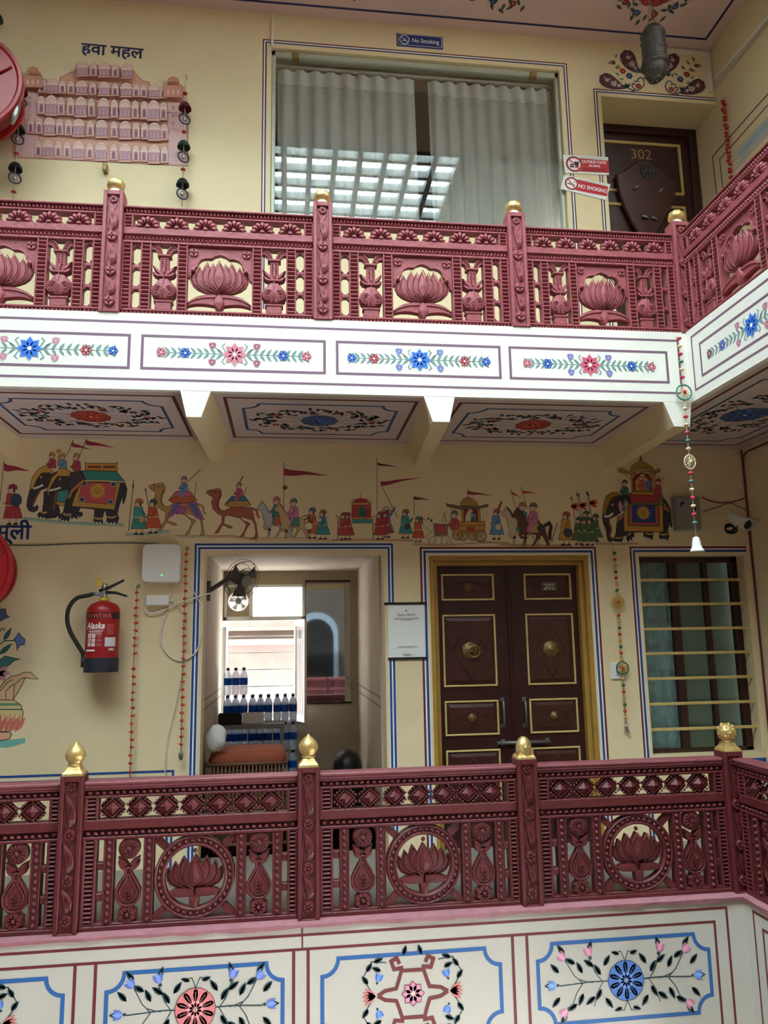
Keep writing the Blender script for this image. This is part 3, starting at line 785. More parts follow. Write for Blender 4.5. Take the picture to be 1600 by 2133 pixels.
# --- right-hand upper wall: lines and a washed landscape
p = Paint((XU, 0, 0), -Y_, Z_, -X_).crop(1140, 0, .2875)
p.stroke([(1235,1470), (1197,1135), (1640,635)], .012, NAV); p.stroke([(1280,1430), (1250,1155), (1640,715)], .012, MAR)
for k, (a, c) in enumerate(((0, (206,205,190)), (30, (176,192,196)), (62, (196,204,200)), (95, (206,192,180)))):
    p.poly([(1335, 1150+a*1.2), (1420, 1050+a), (1520, 930+a), (1640, 800+a), (1640, 850+a), (1500, 990+a), (1400, 1100+a)], c)
for k in range(6): p.stroke([(1370+k*8, 1090+k*10), (1480, 960+k*16), (1640, 812+k*22)], .004, (140,165,178))
p.build('painted_landscape', wall_ru)
# --- upper gallery ceiling: line and flower wreaths
def wreath(p, c, rx, ry, rnd, col, leafc=(74,88,84), n=46, fl=((176,60,60), (90,110,160)), ls=1.):
    for k in range(n):
        a = 2*PI*k/n; q = .62+.34*((k*7) % 5)/4
        x, y = c[0]+rx*q*math.cos(a), c[1]+ry*q*math.sin(a)
        p.leaf((x, y), a+rnd.uniform(-.9, .9)+(.9 if k % 2 else -.9), .055*ls, .022*ls, leafc)
    p.lift += p.step
    for k in range(8):
        a = 2*PI*(k+.5)/8; p.stroke([(c[0]+rx*.3*math.cos(a), c[1]+ry*.3*math.sin(a)), (c[0]+rx*.7*math.cos(a+.2), c[1]+ry*.7*math.sin(a+.2)), (c[0]+rx*.95*math.cos(a), c[1]+ry*.95*math.sin(a))], .004, leafc)
    for k in range(10):
        a = 2*PI*k/10; p.flower((c[0]+rx*.80*math.cos(a), c[1]+ry*.80*math.sin(a)), .026*ls, 6, fl[k % 2], (235,220,200))
    p.flower(c, min(rx, ry)*.5, 10, col, (230,190,150), tuple(int(v*.6) for v in col), point=False)
    p.flower(c, min(rx, ry)*.25, 8, tuple(min(255, int(v*1.25)) for v in col), (240,225,200))
rn = random.Random(5)
p = Paint((0, 0, ZC), X_, Y_, -Z_); p.stroke([(XW, 5.465), (XU-.115, 5.445), (XU-.115, 3.97)], .022, NAV); p.build('painted_line', ceil_u)
for cx_, cy_ in ((1.72, 5.02), (2.93, 5.0), (.5, 5.02), (-.7, 5.02), (-1.9, 5.02)):
    p = Paint((0, 0, ZC), X_, Y_, -Z_); wreath(p, (cx_, cy_), .33, .31, rn, (176,58,60), ls=1.35); p.build('painted_wreath', ceil_u)
# --- soffit panels of the gallery
def soff_panel(x0, x1, y0, y1, col, wr=None):
    p = Paint((0, 0, ZF0), X_, Y_, -Z_)
    p.stroke([(x0, y0), (x1, y0), (x1, y1), (x0, y1)], .022, (104,40,38), closed=True)
    a, b_, c, d = x0+.10, x1-.10, y0+.11, y1-.11; r = .1; P = []
    for cx_, cy_, t0, t1 in ((a, c, PI/2, 0), (b_, c, PI, PI/2), (b_, d, 1.5*PI, PI), (a, d, 2*PI, 1.5*PI)):
        P += [(cx_+r*math.cos(t), cy_+r*math.sin(t)) for t in np.linspace(t0, t1, 6)]
    p.stroke(P, .02, (52,84,136), closed=True)
    wr = wr or ((x0+x1)/2, (y0+y1)/2, (x1-x0)*.38, (y1-y0)*.26)
    wreath(p, wr[:2], wr[2], wr[3], rn, col, (52,62,70), 120, ((186,80,60), (70,84,110)), 1.2); p.build('painted_panel', soffit)
soff_panel(-3.3, -2.22, 4.53, 5.44, (70,100,160)); soff_panel(-1.86, -.69, 4.53, 5.44, (190,66,60))
soff_panel(-.385, .80, 4.53, 5.44, (64,96,160)); soff_panel(1.08, 2.32, 4.53, 5.44, (190,66,60))
soff_panel(2.66, 3.50, 3.75, 5.44, (64,96,160), (3.08, 4.65, .30, .46))
# --- vine panels on the white upper fascia
GRN = (108,146,142)
def vine(p, x0, x1, z, main, side, tips, little, k=1.):
    m = (x0+x1)/2; h = (x1-x0)/2
    p.stroke([(x0, z), (x1, z)], .0045, GRN)
    for sg in (-1, 1):
        for i in range(10):
            t = .17+.78*i/9; x = m+sg*h*t
            for s2 in (-1, 1): p.leaf((x, z), (0 if sg > 0 else PI)+s2*sg*.85, 0.05*k, .0155*k, GRN if i % 3 else (112,146,134), curl=.05*s2)
        for t, dz in ((.30, .052), (.30, -.052)):
            p.stroke([(m+sg*h*.14, z), (m+sg*h*.22, z+dz*.5), (m+sg*h*t, z+dz)], .0035, GRN); p.flower((m+sg*h*t, z+dz), .024*k, 3, little, (250,230,220), (176,150,170), a0=.5, pw=.55)
        for s2 in (-1, 1):
            cu = [(m+sg*h*.12, z+s2*.012), (m+sg*h*.17, z+s2*.05), (m+sg*h*.13, z+s2*.066)]; p.stroke(cu, .006, GRN)
        p.lift += p.step
        p.flower((m+sg*h*.66, z), .034*k, 6, side, (255,250,240), tuple(int(v*.7) for v in side), pw=.7); p.flower((m+sg*h*.98, z), .03*k, 5, tips, (250,235,225), tuple(int(v*.7) for v in tips), pw=.7)
    p.flower((m, z), .07*k, 8, main, (255,252,245), tuple(min(255, int(v*.6+90)) for v in main), pw=.6)
PNK, BL2 = (214,120,136), (66,112,200)
def fasc_panel(p, x0, x1, zt, zb): p.stroke([(x0, zt), (x1, zt), (x1, zb), (x0, zb)], .016, PUR, closed=True)
p = on_back(YR); p.stroke([(XW, 3.36), (2.495, 3.358), (2.495, 3.005), (XW, 3.008)], .014, PUR)
p.build('painted_line', fasc_u)
for x0, x1, kind in ((-3.2, -2.12, 1), (-2.04, -.93, 0), (-.855, .215, 1), (.292, 1.306, 0), (1.373, 2.41, 1)):
    p = on_back(YR); fasc_panel(p, x0, x1, 3.276, 3.075)
    if kind: vine(p, x0+.10, x1-.10, 3.176, PNK if x0 < 0 else (206,84,110), BL2, PNK, (170,84,96) if x0 < 1 else (110,120,190))
    else: vine(p, x0+.08, x1-.08, 3.176, (44,110,210), (196,96,106), BL2, (214,140,150) if x0 < 0 else (110,130,200))
    p.build('painted_vine', fasc_u)
wp = lambda X: Paint((X, 0, 0), -Y_, Z_, -X_)
p = wp(CU); p.stroke([(1.7, 3.36), (-4.34, 3.36), (-4.34, 3.008), (1.7, 3.008)], .014, PUR); p.build('painted_line', fasc_ur)
for k in range(3):
    a = -4.25+k*1.14; p = wp(CU); fasc_panel(p, a, a+1.06, 3.28, 3.072); vine(p, a+.09, a+.97, 3.176, (44,110,210), (110,120,200), (150,90,110), (196,110,130)); p.build('painted_vine', fasc_ur)
# --- lower fascia: framed flowers
def scoop(p, x0, x1, z0, z1, r, w, col):
    P = []
    for cx_, cz_, t0, t1 in ((x0, z0, PI/2, 0), (x1, z0, PI, PI/2), (x1, z1, 1.5*PI, PI), (x0, z1, 2*PI, 1.5*PI)):
        P += [(cx_+r*math.cos(t), cz_+r*math.sin(t)) for t in np.linspace(t0, t1, 7)]
    p.stroke(P, w, col, closed=True)
DG = (36,64,70)
def leafy(p, c, a, L=.07, w=.03): p.leaf(c, a, L, w, DG); p.leaf((c[0], c[1]), a, L*.9, w*.45, (52,96,100))
def bud(p, c, a, col, L=.05):
    for d in (-.45, .45, 0): p.leaf(c, a+d, L, L*.45, col if d else tuple(min(255, v+35) for v in col)); p.lift += p.step
    p.leaf(c, a+PI, L*.35, L*.3, DG)
def big_flower(p, c, col, spread=1., alt=0):
    x, z = c
    for sg in (-1, 1):
        st = [(x, z), (x+sg*.2*spread, z+.005), (x+sg*.40*spread, z-.005)]; p.stroke(st, .006, DG)
        for fx, dz, tx, tz in ((.14, 0, .22, .13), (.14, 0, .20, -.12), (.26, 0, .36, .12), (.26, 0, .34, -.13), (.2, 0, .28, .02)):
            p.stroke([(x+sg*fx*spread, z), (x+sg*(fx+tx)/2*spread, z+tz*.35), (x+sg*tx*spread, z+tz)], .0045, DG)
        for lx, lz, a in ((.15,.035,1.0),(.15,-.035,-1.0),(.19,.08,.6),(.19,-.07,-.6),(.26,.05,1.1),(.26,-.05,-1.1),(.30,.10,.5),(.30,-.10,-.5),(.36,.15,.9),(.36,-.14,-.9),(.40,.06,.8),(.40,-.06,-.8),(.42,.0,0),(.22,.15,1.9),(.13,.08,2.2),(.13,-.08,-2.2)):
            leafy(p, (x+sg*lx*spread, z+lz), a if sg > 0 else PI-a)
        p.lift += 2*p.step
        for bx_, bz, a in ((.36, .125, .7), (.36, -.125, -.7), (.42, 0, 0), (.21, .135, 1.2)):
            bud(p, (x+sg*bx_*spread, z+bz), a if sg > 0 else PI-a, (96,122,200) if not alt else ((206,130,160) if bz else (96,140,210)), .055)
        for s2 in (-1, 1):
            p.stroke([(x, z+s2*.10), (x+sg*.02, z+s2*.15), (x+sg*.05, z+s2*.145)], .004, DG); leafy(p, (x+sg*.03, z+s2*.135), (0 if sg > 0 else PI)+s2*sg*.3, .05, .022)
    p.lift += p.step
    p.flower((x, z), .098, 10, col, (200,190,180), tuple(int(v*.58) for v in col), point=False, pw=1.)
    p.flower((x, z), .05, 10, tuple(min(255, v+30) for v in col), (170,160,160))
def scroll_cross(p, c):
    x, z = c; BR = (118,52,50)
    for sx in (-1, 1):
        for sz in (-1, 1):
            P = [(x+sx*.05, z+sz*.13), (x+sx*.10, z+sz*.125), (x+sx*.115, z+sz*.165), (x+sx*.085, z+sz*.18), (x+sx*.07, z+sz*.15)]
            p.stroke(P, .02, BR); p.stroke([(x, z+sz*.115), (x+sx*.06, z+sz*.115), (x+sx*.075, z+sz*.07), (x+sx*.09, z+sz*.03), (x+sx*.15, z+sz*.022), (x+sx*.19, z)], .019, BR)
            p.stroke([(x+sx*.22, z+sz*.02), (x+sx*.27, z+sz*.09), (x+sx*.22, z+sz*.17), (x+sx*.14, z+sz*.16)], .005, DG)
            for lx, lz, a in ((.25,.12,2.2),(.21,.165,2.8),(.17,.12,.4),(.05,.19,1.9),(.24,.06,.9)): leafy(p, (x+sx*lx, z+sz*lz), (a if sx > 0 else PI-a)*sz, .055, .028)
            bud(p, (x+sx*.19, z+sz*.07), (1.9 if sx > 0 else 1.2)*sz, (74,120,205), .045)
        for d in (-.6, -.3, 0, .3, .6): p.leaf((x+sx*.2, z), (0 if sx > 0 else PI)+d, .075, .022, (206,120,112))
        p.lift += p.step
    p.flower((x, z), .06, 8, (220,150,175), (240,220,170), (150,60,90))
p = on_back(YR-.02); p.stroke([(XW, -.054), (2.486, -.054), (2.486, -1.3)], .014, MAR); p.stroke([(XW, -.124), (2.408, -.124), (2.408, -1.3)], .014, MAR)
for x in (-2.22, -2.14, -1.066, -.965, .04, .116, 1.228, 1.309): p.stroke([(x, -.124), (x, -.66)], .016, MAR)
p.stroke([(.085, 0), (.085, -.124)], .008, MAR); p.stroke([(XW, -.66), (2.408, -.66)], .014, MAR)
p.build('painted_line', fasc_l)
for x0, x1, kind in ((-2.09, -1.12, 1), (-.907, -.017, 0), (.19, 1.155, 1), (1.365, 2.36, 2)):
    p = on_back(YR-.02); scoop(p, x0, x1, -.585, -.181, .085, .021, (48,100,160)); c = ((x0+x1)/2, -.392)
    if kind == 0: big_flower(p, (c[0], -.375), (222,130,132), .86)
    elif kind == 2: big_flower(p, (c[0], -.392), (84,130,205), .95, 1)
    else: scroll_cross(p, (c[0], -.378))
    p.build('painted_flower_panel', fasc_l)
p = wp(CL); p.stroke([(1.7, -.054), (-4.30, -.054), (-4.30, -1.3)], .014, MAR); p.stroke([(1.7, -.124), (-4.22, -.124), (-4.22, -1.3)], .014, MAR); p.build('painted_line', fasc_lr)
p = wp(CL); scoop(p, -4.12, -3.1, -.585, -.181, .085, .021, (48,100,160)); scroll_cross(p, (-3.6, -.38)); p.build('painted_flower_panel', fasc_lr)
def tear_poly(base, ctrl, tip, w, n=16):
    sp_ = [np.array(q) for q in bez(base, ctrl, tip, n)]; L, Rr = [], []
    for i, q in enumerate(sp_):
        t = i/(n-1); d = sp_[min(i+1, n-1)]-sp_[max(i-1, 0)]; d = d/(np.linalg.norm(d)+1e-9); nn = np.array([-d[1], d[0]]); h = w*t**1.15*math.sqrt(max(0, 1-t**3))*.72
        L.append(tuple(q+nn*h)); Rr.append(tuple(q-nn*h))
    return L+Rr[-2:0:-1]
def smooth2(P, n=5):
    P = [np.array(q, float) for q in P]; out = []
    for i in range(len(P)-1):
        a, b_, c, d = P[max(i-1, 0)], P[i], P[i+1], P[min(i+2, len(P)-1)]
        for k in range(n):
            t = k/n; out.append(tuple(.5*(2*b_+(c-a)*t+(2*a-5*b_+4*c-d)*t*t+(3*b_-a-3*c+d)*t**3)))
    return out+[tuple(P[-1])]
# --- feather fan over the upper door
p = on_back(YB).crop(1240, 0, .225)
for base, ctrl, tip, w in (((295,815), (190,800), (45,705), 118), ((432,672), (330,640), (272,468), 128), ((625,690), (700,640), (738,500), 110), ((775,860), (880,850), (1005,760), 120)):
    P = tear_poly(base, ctrl, tip, w*1.3); p.poly(P, (98,44,52)); p.stroke(P, .008, (48,44,84), closed=True)
    b0, t0 = np.array(base), np.array(tip)
    for f_, r in ((.55, .03), (.8, .022), (.35, .018)):
        c = tuple(b0+(t0-b0)*f_*.96 + (np.array(ctrl)-(b0+t0)/2)*.5*(1-abs(f_-.5)*1.6)); p.flower(c, r, 5, (206,200,186), (120,60,60)); 
    p.lift += p.step
    for k in range(6):
        c = tuple(b0+(t0-b0)*(.3+.1*k)); x, z = p.pts([c])[0]; p.leaf(c, k*1.7, .03, .011, (196,192,168))
for m_ in (-1, 1):
    X = lambda x: x if m_ < 0 else 1060-(x-42)
    Yq = lambda y, x: y+(0 if m_ < 0 else 32)
    q = lambda L: [(X(x), Yq(y, x)) for x, y in L]
    p.stroke(smooth2(q([(300,812), (345,838), (400,835), (440,805), (452,765), (435,725), (405,725), (392,745), (405,760)])), .009, (48,50,96)); p.stroke(smooth2(q([(330,855), (365,830), (340,800), (348,775), (372,790)])), .009, (48,50,96))
    for x, y, c, r in ((255,660,(190,66,56),.032), (315,705,(60,84,140),.034), (400,800,(196,80,64),.03), (165,580,(150,50,60),.024), (215,620,(214,170,80),.024)):
        p.flower((X(x), Yq(y, x)), r, 6, c, (230,210,160))
    for x, y, a in ((120,590,.5),(185,540,1.2),(180,630,.2),(275,615,.8),(225,700,2.6),(335,670,.4),(265,740,3.0),(300,810,1.0),(385,690,1.4),(350,760,.2),(230,570,.9)):
        p.leaf((X(x), Yq(y, x)), a if m_ < 0 else PI-a, .05, .018, (84,124,104))
    for x, y in ((285,815), (420,680)): 
        for d in (-.5, 0, .5): p.leaf((X(x), Yq(y, x)), 1.2+d if m_ < 0 else 1.9+d, .05, .02, (70,120,106))
    p.lift += p.step
p.flower((530,752), .034, 6, (200,80,64), (230,210,160)); p.stroke(smooth2([(440,740), (468,722), (500,770), (535,783), (575,765), (600,722), (625,745)]), .009, (48,50,96))
p.build('painted_feather_fan', wall_bu)
# --- pink palace and lettering
p = on_back(YB).crop(0, 0, .35)
SAL, PKL, OUT = (226,168,140), (232,186,178), (150,92,84)
sil = [(78,938),(78,560),(140,540),(150,462),(175,460),(180,430),(205,420),(238,432),(246,465),(290,480),(295,500),(322,488),(352,500),(358,462),(395,445),(420,430),(445,426),(465,396),(500,388),(530,402),(560,386),(600,392),(630,380),(665,392),(690,402),(735,410),(765,404),(790,416),(822,455),(850,480),(890,490),(895,545),(925,525),(950,545),(1000,516),(1005,490),(1035,478),(1066,490),(1070,516),(1105,522),(1112,600),(1120,780),(1118,990)]
fig(p, sil, SAL, .004, OUT)
fig(p, [(145,545),(235,548),(232,940),(90,934),(92,830),(145,826)], PKL, .003, OUT); fig(p, [(998,605),(1108,608),(1118,988),(1000,980)], PKL, .003, OUT)
def jhar(x, y, w, h, big):
    T = lambda L: [(x+a*w, y+b_*h) for a, b_ in L]
    fig(p, T([(-.5,.5),(-.5,-.1),(.5,-.1),(.5,.5)]), PKL, .0022, OUT)
    fig(p, T([(-.56,-.08),(-.5,-.3),(-.28,-.46),(0,-.54),(.28,-.46),(.5,-.3),(.56,-.08)]), (240,204,190), .0022, OUT)
    p.stroke(T([(-.56,-.2),(0,-.38),(.56,-.2)]), .002, OUT)
    for a in ((0,) if not big else (-.32, 0, .32)):
        ww = .16 if big and a else .2
        fig(p, T([(a-ww,.36),(a-ww,.06),(a-ww*.5,-.04),(a,-.08),(a+ww*.5,-.04),(a+ww,.06),(a+ww,.36)]), (206,160,170) if big else (150,112,128), .002, (110,72,92))
    fig(p, T([(-.56,.5),(-.56,.38),(.56,.38),(.56,.5)]), (224,170,150), .002, OUT)
for yr, xs, h in ((905, [(228,0),(285,1),(347,0),(400,0),(468,1),(535,0),(603,1),(677,0),(745,1),(810,0),(858,0),(918,1),(980,0)], 106),
                  (775, [(185,0),(235,0),(297,1),(358,0),(410,0),(470,1),(540,0),(608,1),(682,0),(748,1),(812,0),(864,0),(922,1),(980,0)], 104),
                  (655, [(250,0),(310,1),(368,0),(424,0),(485,1),(548,0),(620,1),(684,0),(748,1),(808,0),(862,0),(918,1),(976,0)], 116),
                  (545, [(258,0),(318,1),(378,0),(428,0),(492,1),(558,0),(624,1),(690,0),(756,1),(815,0),(860,0),(922,1),(975,0)], 82),
                  (437, [(498,1),(562,0),(628,1),(692,0),(762,1)], 82)):
    p.stroke([(235 if yr > 500 else 470, yr+.06*(235-600)+h*.53), (1000 if yr > 500 else 800, yr+.06*400+h*.53)], .004, OUT)
    for x, big in xs: jhar(x, yr+.055*(x-600), 68 if big else 44, h*(1.06 if big else .92), big)
for x, y in ((205,450), (1035,508)):
    fig(p, [(x-34,y),(x-28,y-20),(x,y-32),(x+28,y-20),(x+34,y)], (220,150,110), .003, OUT); fig(p, [(x-55,y+18),(x+55,y+20),(x+58,y+92),(x-58,y+90)], (216,150,118), .003, OUT)
    for d in (-30, 0, 30): fig(p, [(x+d-9,y+75),(x+d-9,y+50),(x+d,y+40),(x+d+9,y+50),(x+d+9,y+75)], PKL, .002, OUT)
for x, y in ((188,605),(185,655),(185,708),(1035,660),(1035,708),(1033,755)): fig(p, [(x-7,y-9),(x+7,y-9),(x+7,y+9),(x-7,y+9)], (214,160,150), .002, OUT)
p.build('painted_palace', wall_bu)
p = on_back(YB); [p.word('हवा महल', .137, (-1.40+dx, 6.083+dz), (44,52,92), -.02) for dx, dz in ((-.003,-.003),(.003,-.003),(-.003,.003),(.003,.003),(0,0))]; p.build('painted_lettering', wall_bu, 'dark blue Devanagari words above the painted palace')
p = on_back(YB); [p.word('सूली', .15, (-1.915+dx, 2.222+dz), (28,44,100)) for dx, dz in ((-.003,-.003),(.003,-.003),(-.003,.003),(.003,.003),(0,0))]; p.build('painted_lettering', wall_bl, 'dark blue Devanagari letters beside the red reel')
# --- the procession
SK, RED, GLD, TEA, ORG, ELE, PNK2 = (222,176,150), (186,62,66), (204,158,74), (66,148,144), (210,92,56), (58,54,58), (214,124,150)
def man(p, x, y, h, robe, turb, face=-1, arm=None, flare=.26, legs=True):
    """small painted man, feet at (x,y), h tall, in crop pixels"""
    T = lambda L: [(x+face*-a*h, y-b_*h) for a, b_ in L]
    if legs:
        for a in (-.09, .07): p.poly(T([(a,.0),(a+.07,.0),(a+.06,.22),(a,.22)]), SK); p.poly(T([(a-.07,-.02),(a+.07,-.02),(a+.07,.035),(a,.05)]), (70,46,44))
    fig(p, T([(-.13,.76),(.11,.76),(.15,.5),(.2,.36),(flare,.15),(-flare*.85,.15),(-.15,.45)]), robe)
    for k in (-.12, -.02, .08, .16): p.stroke(T([(k*.7,.44),(k*1.3,.17)]), .002, tuple(int(v*.6) for v in robe))
    p.stroke(T([(-.15,.47),(.15,.47)]), .006, (225,205,175))
    a_ = arm or [(.06,.7),(.0,.5),(-.2,.52)]; p.stroke(T(a_), .017, tuple(int(v*.85) for v in robe)); p.poly(T([(a_[-1][0]-.03,a_[-1][1]-.03),(a_[-1][0]+.03,a_[-1][1]-.03),(a_[-1][0]+.03,a_[-1][1]+.03),(a_[-1][0]-.03,a_[-1][1]+.03)]), SK)
    fig(p, T([(-.085,.88),(-.11,.84),(-.08,.77),(.02,.75),(.07,.8),(.07,.9)]), SK)
    p.poly(T([(.03,.78),(.08,.8),(.08,.9),(.03,.88)]), (52,40,40))
    fig(p, T([(-.1,.88),(-.06,.97),(.03,1.0),(.12,.95),(.13,.86),(.05,.89)]), turb)
def flag(p, pole, tip, col=(160,44,62)):
    p.stroke(pole, .004, (60,46,44)); (x, y), (x2, y2) = tip[0], tip[1]; h = tip[2]; n = 8; U = []; D = []
    for i in range(n+1):
        t = i/n; w = h*(1-t)**1.1; yy = y+(y2-y)*t+math.sin(t*9)*h*.12*(1-t); U.append((x+(x2-x)*t, yy-w*.5)); D.append((x+(x2-x)*t, yy+w*.5))
    p.poly(U+D[-2::-1], col)
def sun(p, c, r, col=(216,166,70)):
    x, z = p.pts([c])[0]; tr = p.tr; p.tr = None
    for k in range(14): p.leaf((x, z), 2*PI*k/14, r, r*.34, col)
    p.lift += p.step; p.disc((x, z), r*.55, tuple(int(v*.92) for v in col), 14); 
    for dx in (-.18, .18): p.disc((x+dx*r, z+.1*r), r*.07, INK, 6, bump=False)
    p.stroke([(x-.15*r, z-.2*r), (x, z-.27*r), (x+.15*r, z-.2*r)], .004, INK); p.tr = tr
def ground(p, pts, col, w=.012):
    for k in range(3): p.stroke([(x, y+k*12) for x, y in pts], w*(1-.2*k), tuple(min(255, v+10*k) for v in col))
def rider(p, x, y, s, coat, turb, face=-1):
    T = lambda L: [(x+face*-a*s, y-b_*s) for a, b_ in L]
    fig(p, T([(-.2,0),(.26,0),(.24,.5),(.1,.62),(-.14,.6),(-.26,.3)]), coat); p.stroke(T([(.1,.5),(-.05,.2),(-.36,.24)]), .016, tuple(int(v*.82) for v in coat))
    fig(p, T([(-.16,.84),(-.2,.76),(-.14,.62),(.06,.6),(.12,.72),(.12,.9)]), SK); fig(p, T([(-.18,.86),(-.1,1.02),(.06,1.06),(.2,.96),(.2,.78),(.08,.88)]), turb)
# two elephants
p = on_back(YB).crop(40, 900, .15625); E = lambda P, c=ELE: fig(p, P, c, .0035)
ground(p, [(60,1145), (400,1180), (800,1210), (1390,1230)], (150,176,150), .014)
E([(330,800),(420,760),(520,900),(540,1060),(545,1110),(470,1140),(370,1155),(230,1135),(255,1080),(310,1050),(325,940)])
E([(300,520),(440,560),(470,700),(330,760),(270,780),(235,850),(200,930),(185,985),(205,1010),(235,970),(258,1000),(245,1045),(190,1068),(130,1050),(100,990),(110,900),(135,800),(160,700),(200,560)])
p.stroke([(285,780), (235,860), (205,930), (180,985)], .012, (150,86,60))
E([(150,770),(150,680),(185,590),(250,500),(330,450),(400,470),(470,540),(300,545),(230,640),(190,750)], GLD)
E([(690,540),(760,525),(900,515),(1300,530),(1400,650),(1440,760),(1425,860),(1395,960),(1380,940),(1380,860),(1330,1000),(1310,1090),(1330,1150),(1310,1215),(1165,1215),(1170,1150),(1150,1040),(1130,1080),(1110,1150),(1115,1215),(985,1210),(1000,1130),(1005,1030),(820,1010),(790,1060),(845,1075),(845,1110),(790,1150),(695,1155),(690,1100),(665,1180),(620,1195),(525,1170),(530,1120),(590,1060),(620,900),(640,760)])
E([(520,780),(660,770),(650,860),(610,940),(500,915)], TEA); E([(500,920),(615,945),(605,990),(495,965)], GLD)
E([(440,560),(520,520),(660,540),(680,760),(560,780),(500,800),(490,880),(470,980),(450,1050),(470,1080),(500,1040),(545,1050),(540,1100),(480,1145),(410,1140),(365,1095),(370,1000),(395,880),(405,760),(420,660)])
p.stroke([(500,800), (480,920), (455,1040)], .014, (150,86,60))
E([(690,560),(780,530),(860,580),(840,640),(740,760),(680,790),(680,640)], (70,66,72))
E([(370,770),(400,690),(430,610),(500,545),(540,480),(620,485),(690,530),(670,590),(510,590),(450,680),(400,780),(395,860)], GLD)
for a, b_ in (((190,755),(320,705)), ((400,780),(555,740))): p.stroke([a, ((a[0]+b_[0])/2, (a[1]+b_[1])/2+6), b_], .014, (240,232,220))
for c in ((295,600), (545,628)): p.disc(c, .009, (196,120,90), 8)
E([(700,990),(740,860),(830,660),(1350,680),(1270,1035)], GLD); E([(790,930),(840,670),(1300,680),(1255,965)], (206,84,92))
for c in ((870,690), (1255,695), (840,900), (1215,930)):
    fig(p, [(c[0]-32,c[1]-28),(c[0]+32,c[1]-28),(c[0]+32,c[1]+28),(c[0]-32,c[1]+28)], (60,76,120), .003, (230,200,160))
sun(p, (1045,785), .062)
E([(840,525),(900,515),(1300,530),(1405,660),(1200,650),(890,640)], (58,138,128)); p.stroke([(880,648),(1150,655),(1400,668)], .009, (226,196,120))
E([(640,880),(690,770),(850,630),(890,640),(720,800),(680,890)], (204,128,70))
E([(880,395),(895,420),(1300,418),(1315,395),(1310,525),(882,510)], (206,150,66))
for x0, x1 in ((920,1090), (1125,1280)): fig(p, [(x0,455),(x1,455),(x1,478),(x0,478)], (150,50,46))
for L in ([(585,1085),(640,1110),(695,1095)], [(1005,1145),(1060,1160),(1112,1150)], [(1170,1130),(1240,1145),(1300,1120)], [(285,1060),(330,1080),(372,1070)]): p.stroke(L, .012, (206,170,110))
for x, y in ((245,1130),(290,1142),(335,1150),(545,1165),(585,1185),(625,1190),(1000,1205),(1040,1212),(1080,1212),(1180,1212),(1225,1218),(1270,1215),(730,1150),(790,1135)): p.disc((x, y), .007, (235,225,210), 7, bump=False)
flag(p, [(640,310),(720,110)], ((700,165),(970,240),56)); flag(p, [(795,350),(905,80)], ((890,135),(1290,215),64))
p.stroke([(520,430),(528,300)], .01, (190,140,60)); p.disc((527,258), .018, (200,150,70), 10); rider(p, 440, 480, 200, (190,70,80), (190,150,80)); rider(p, 585, 485, 190, (110,150,196), (190,150,80)); rider(p, 765, 515, 220, (190,70,80), (196,156,84))
p.build('painted_elephants', wall_bl)
# flag bearer at the head of the procession
p = on_back(YB).crop(0, 900, .3375); flag(p, [(2,420),(25,175)], ((25,215),(190,240),48)); man(p, 75, 570, 250, RED, (150,50,60)); p.disc((100,420), .04, (60,70,100), 12, .048); p.build('painted_flag_bearer', wall_bl)
# foot guards and two camels
p = on_back(YB).crop(260, 950, .175); ground(p, [(0,925),(250,915),(540,885)], (160,180,160), .01)
p.stroke([(45,890),(105,290)], .005, INK); p.leaf((100,390), 1.6, .05, .012, INK); p.stroke([(285,610),(250,420)], .005, INK); p.leaf((252,425), 1.75, .03, .012, INK)
man(p, 165, 930, 425, TEA, (196,100,66), arm=[(.08,.68),(.2,.5),(.26,.42)]); p.disc((200,760), .017, GLD, 12); man(p, 335, 915, 405, ORG, (70,90,120)); p.build('painted_guards', wall_bl)
CAM_ = [(285,375),(300,345),(340,335),(400,325),(455,320),(480,355),(480,410),(450,470),(440,540),(460,590),(520,600),(600,560),(860,560),(890,650),(900,720),(925,770),(940,900),(950,935),(890,958),(905,930),(918,890),(900,770),(870,720),(720,680),(760,730),(848,765),(800,840),(775,890),(770,930),(715,942),(735,910),(765,870),(800,780),(720,700),(560,660),(520,680),(510,770),(600,800),(625,820),(580,828),(500,785),(470,830),(440,885),(390,895),(420,850),(480,760),(490,670),(430,640),(370,580),(350,500),(370,430),(330,410)]
def camel(col, dx, dy, s, rug, fringe, coat, turb, drape):
    T = lambda L: [(dx+a*s, dy+b_*s) for a, b_ in L]
    p.stroke(T([(870,570),(930,600),(940,660),(965,695)]), .016, col); fig(p, T(CAM_), col, .003)
    p.stroke(T([(470,400),(440,470),(430,540),(460,590)]), .012, tuple(int(v*.75) for v in col)); p.disc(T([(400,360)])[0], .005, INK, 6); p.stroke(T([(350,335),(352,410)]), .005, (110,66,50)); p.stroke(T([(352,365),(470,370)]), .004, (110,66,50))
    if drape:
        for L in ([(570,560),(690,560),(620,670),(500,765)], [(730,560),(850,545),(890,640),(950,762),(840,735)]): fig(p, T(L), (206,96,140), .003)
        for L in ([(590,565),(660,565),(610,650),(530,730)], [(755,565),(835,555),(870,650),(915,735),(850,715)]): p.poly(T(L), (84,112,160))
        fig(p, T([(660,600),(740,600),(700,690),(610,690)]), (176,96,160), .003)
    fig(p, T([(520,525),(610,420),(780,418),(855,525)]), rug, .003); fig(p, T([(520,525),(600,480),(810,480),(860,530),(800,548),(690,560),(560,550)]), fringe, .003)
    for k in range(12): p.stroke(T([(560+k*22,500),(555+k*24,545)]), .002, (120,60,40))
    rider(p, dx+705*s, dy+425*s, 175*s, coat, turb)
    p.stroke(T([(700,430),(660,450),(675,490)]), .02, coat)
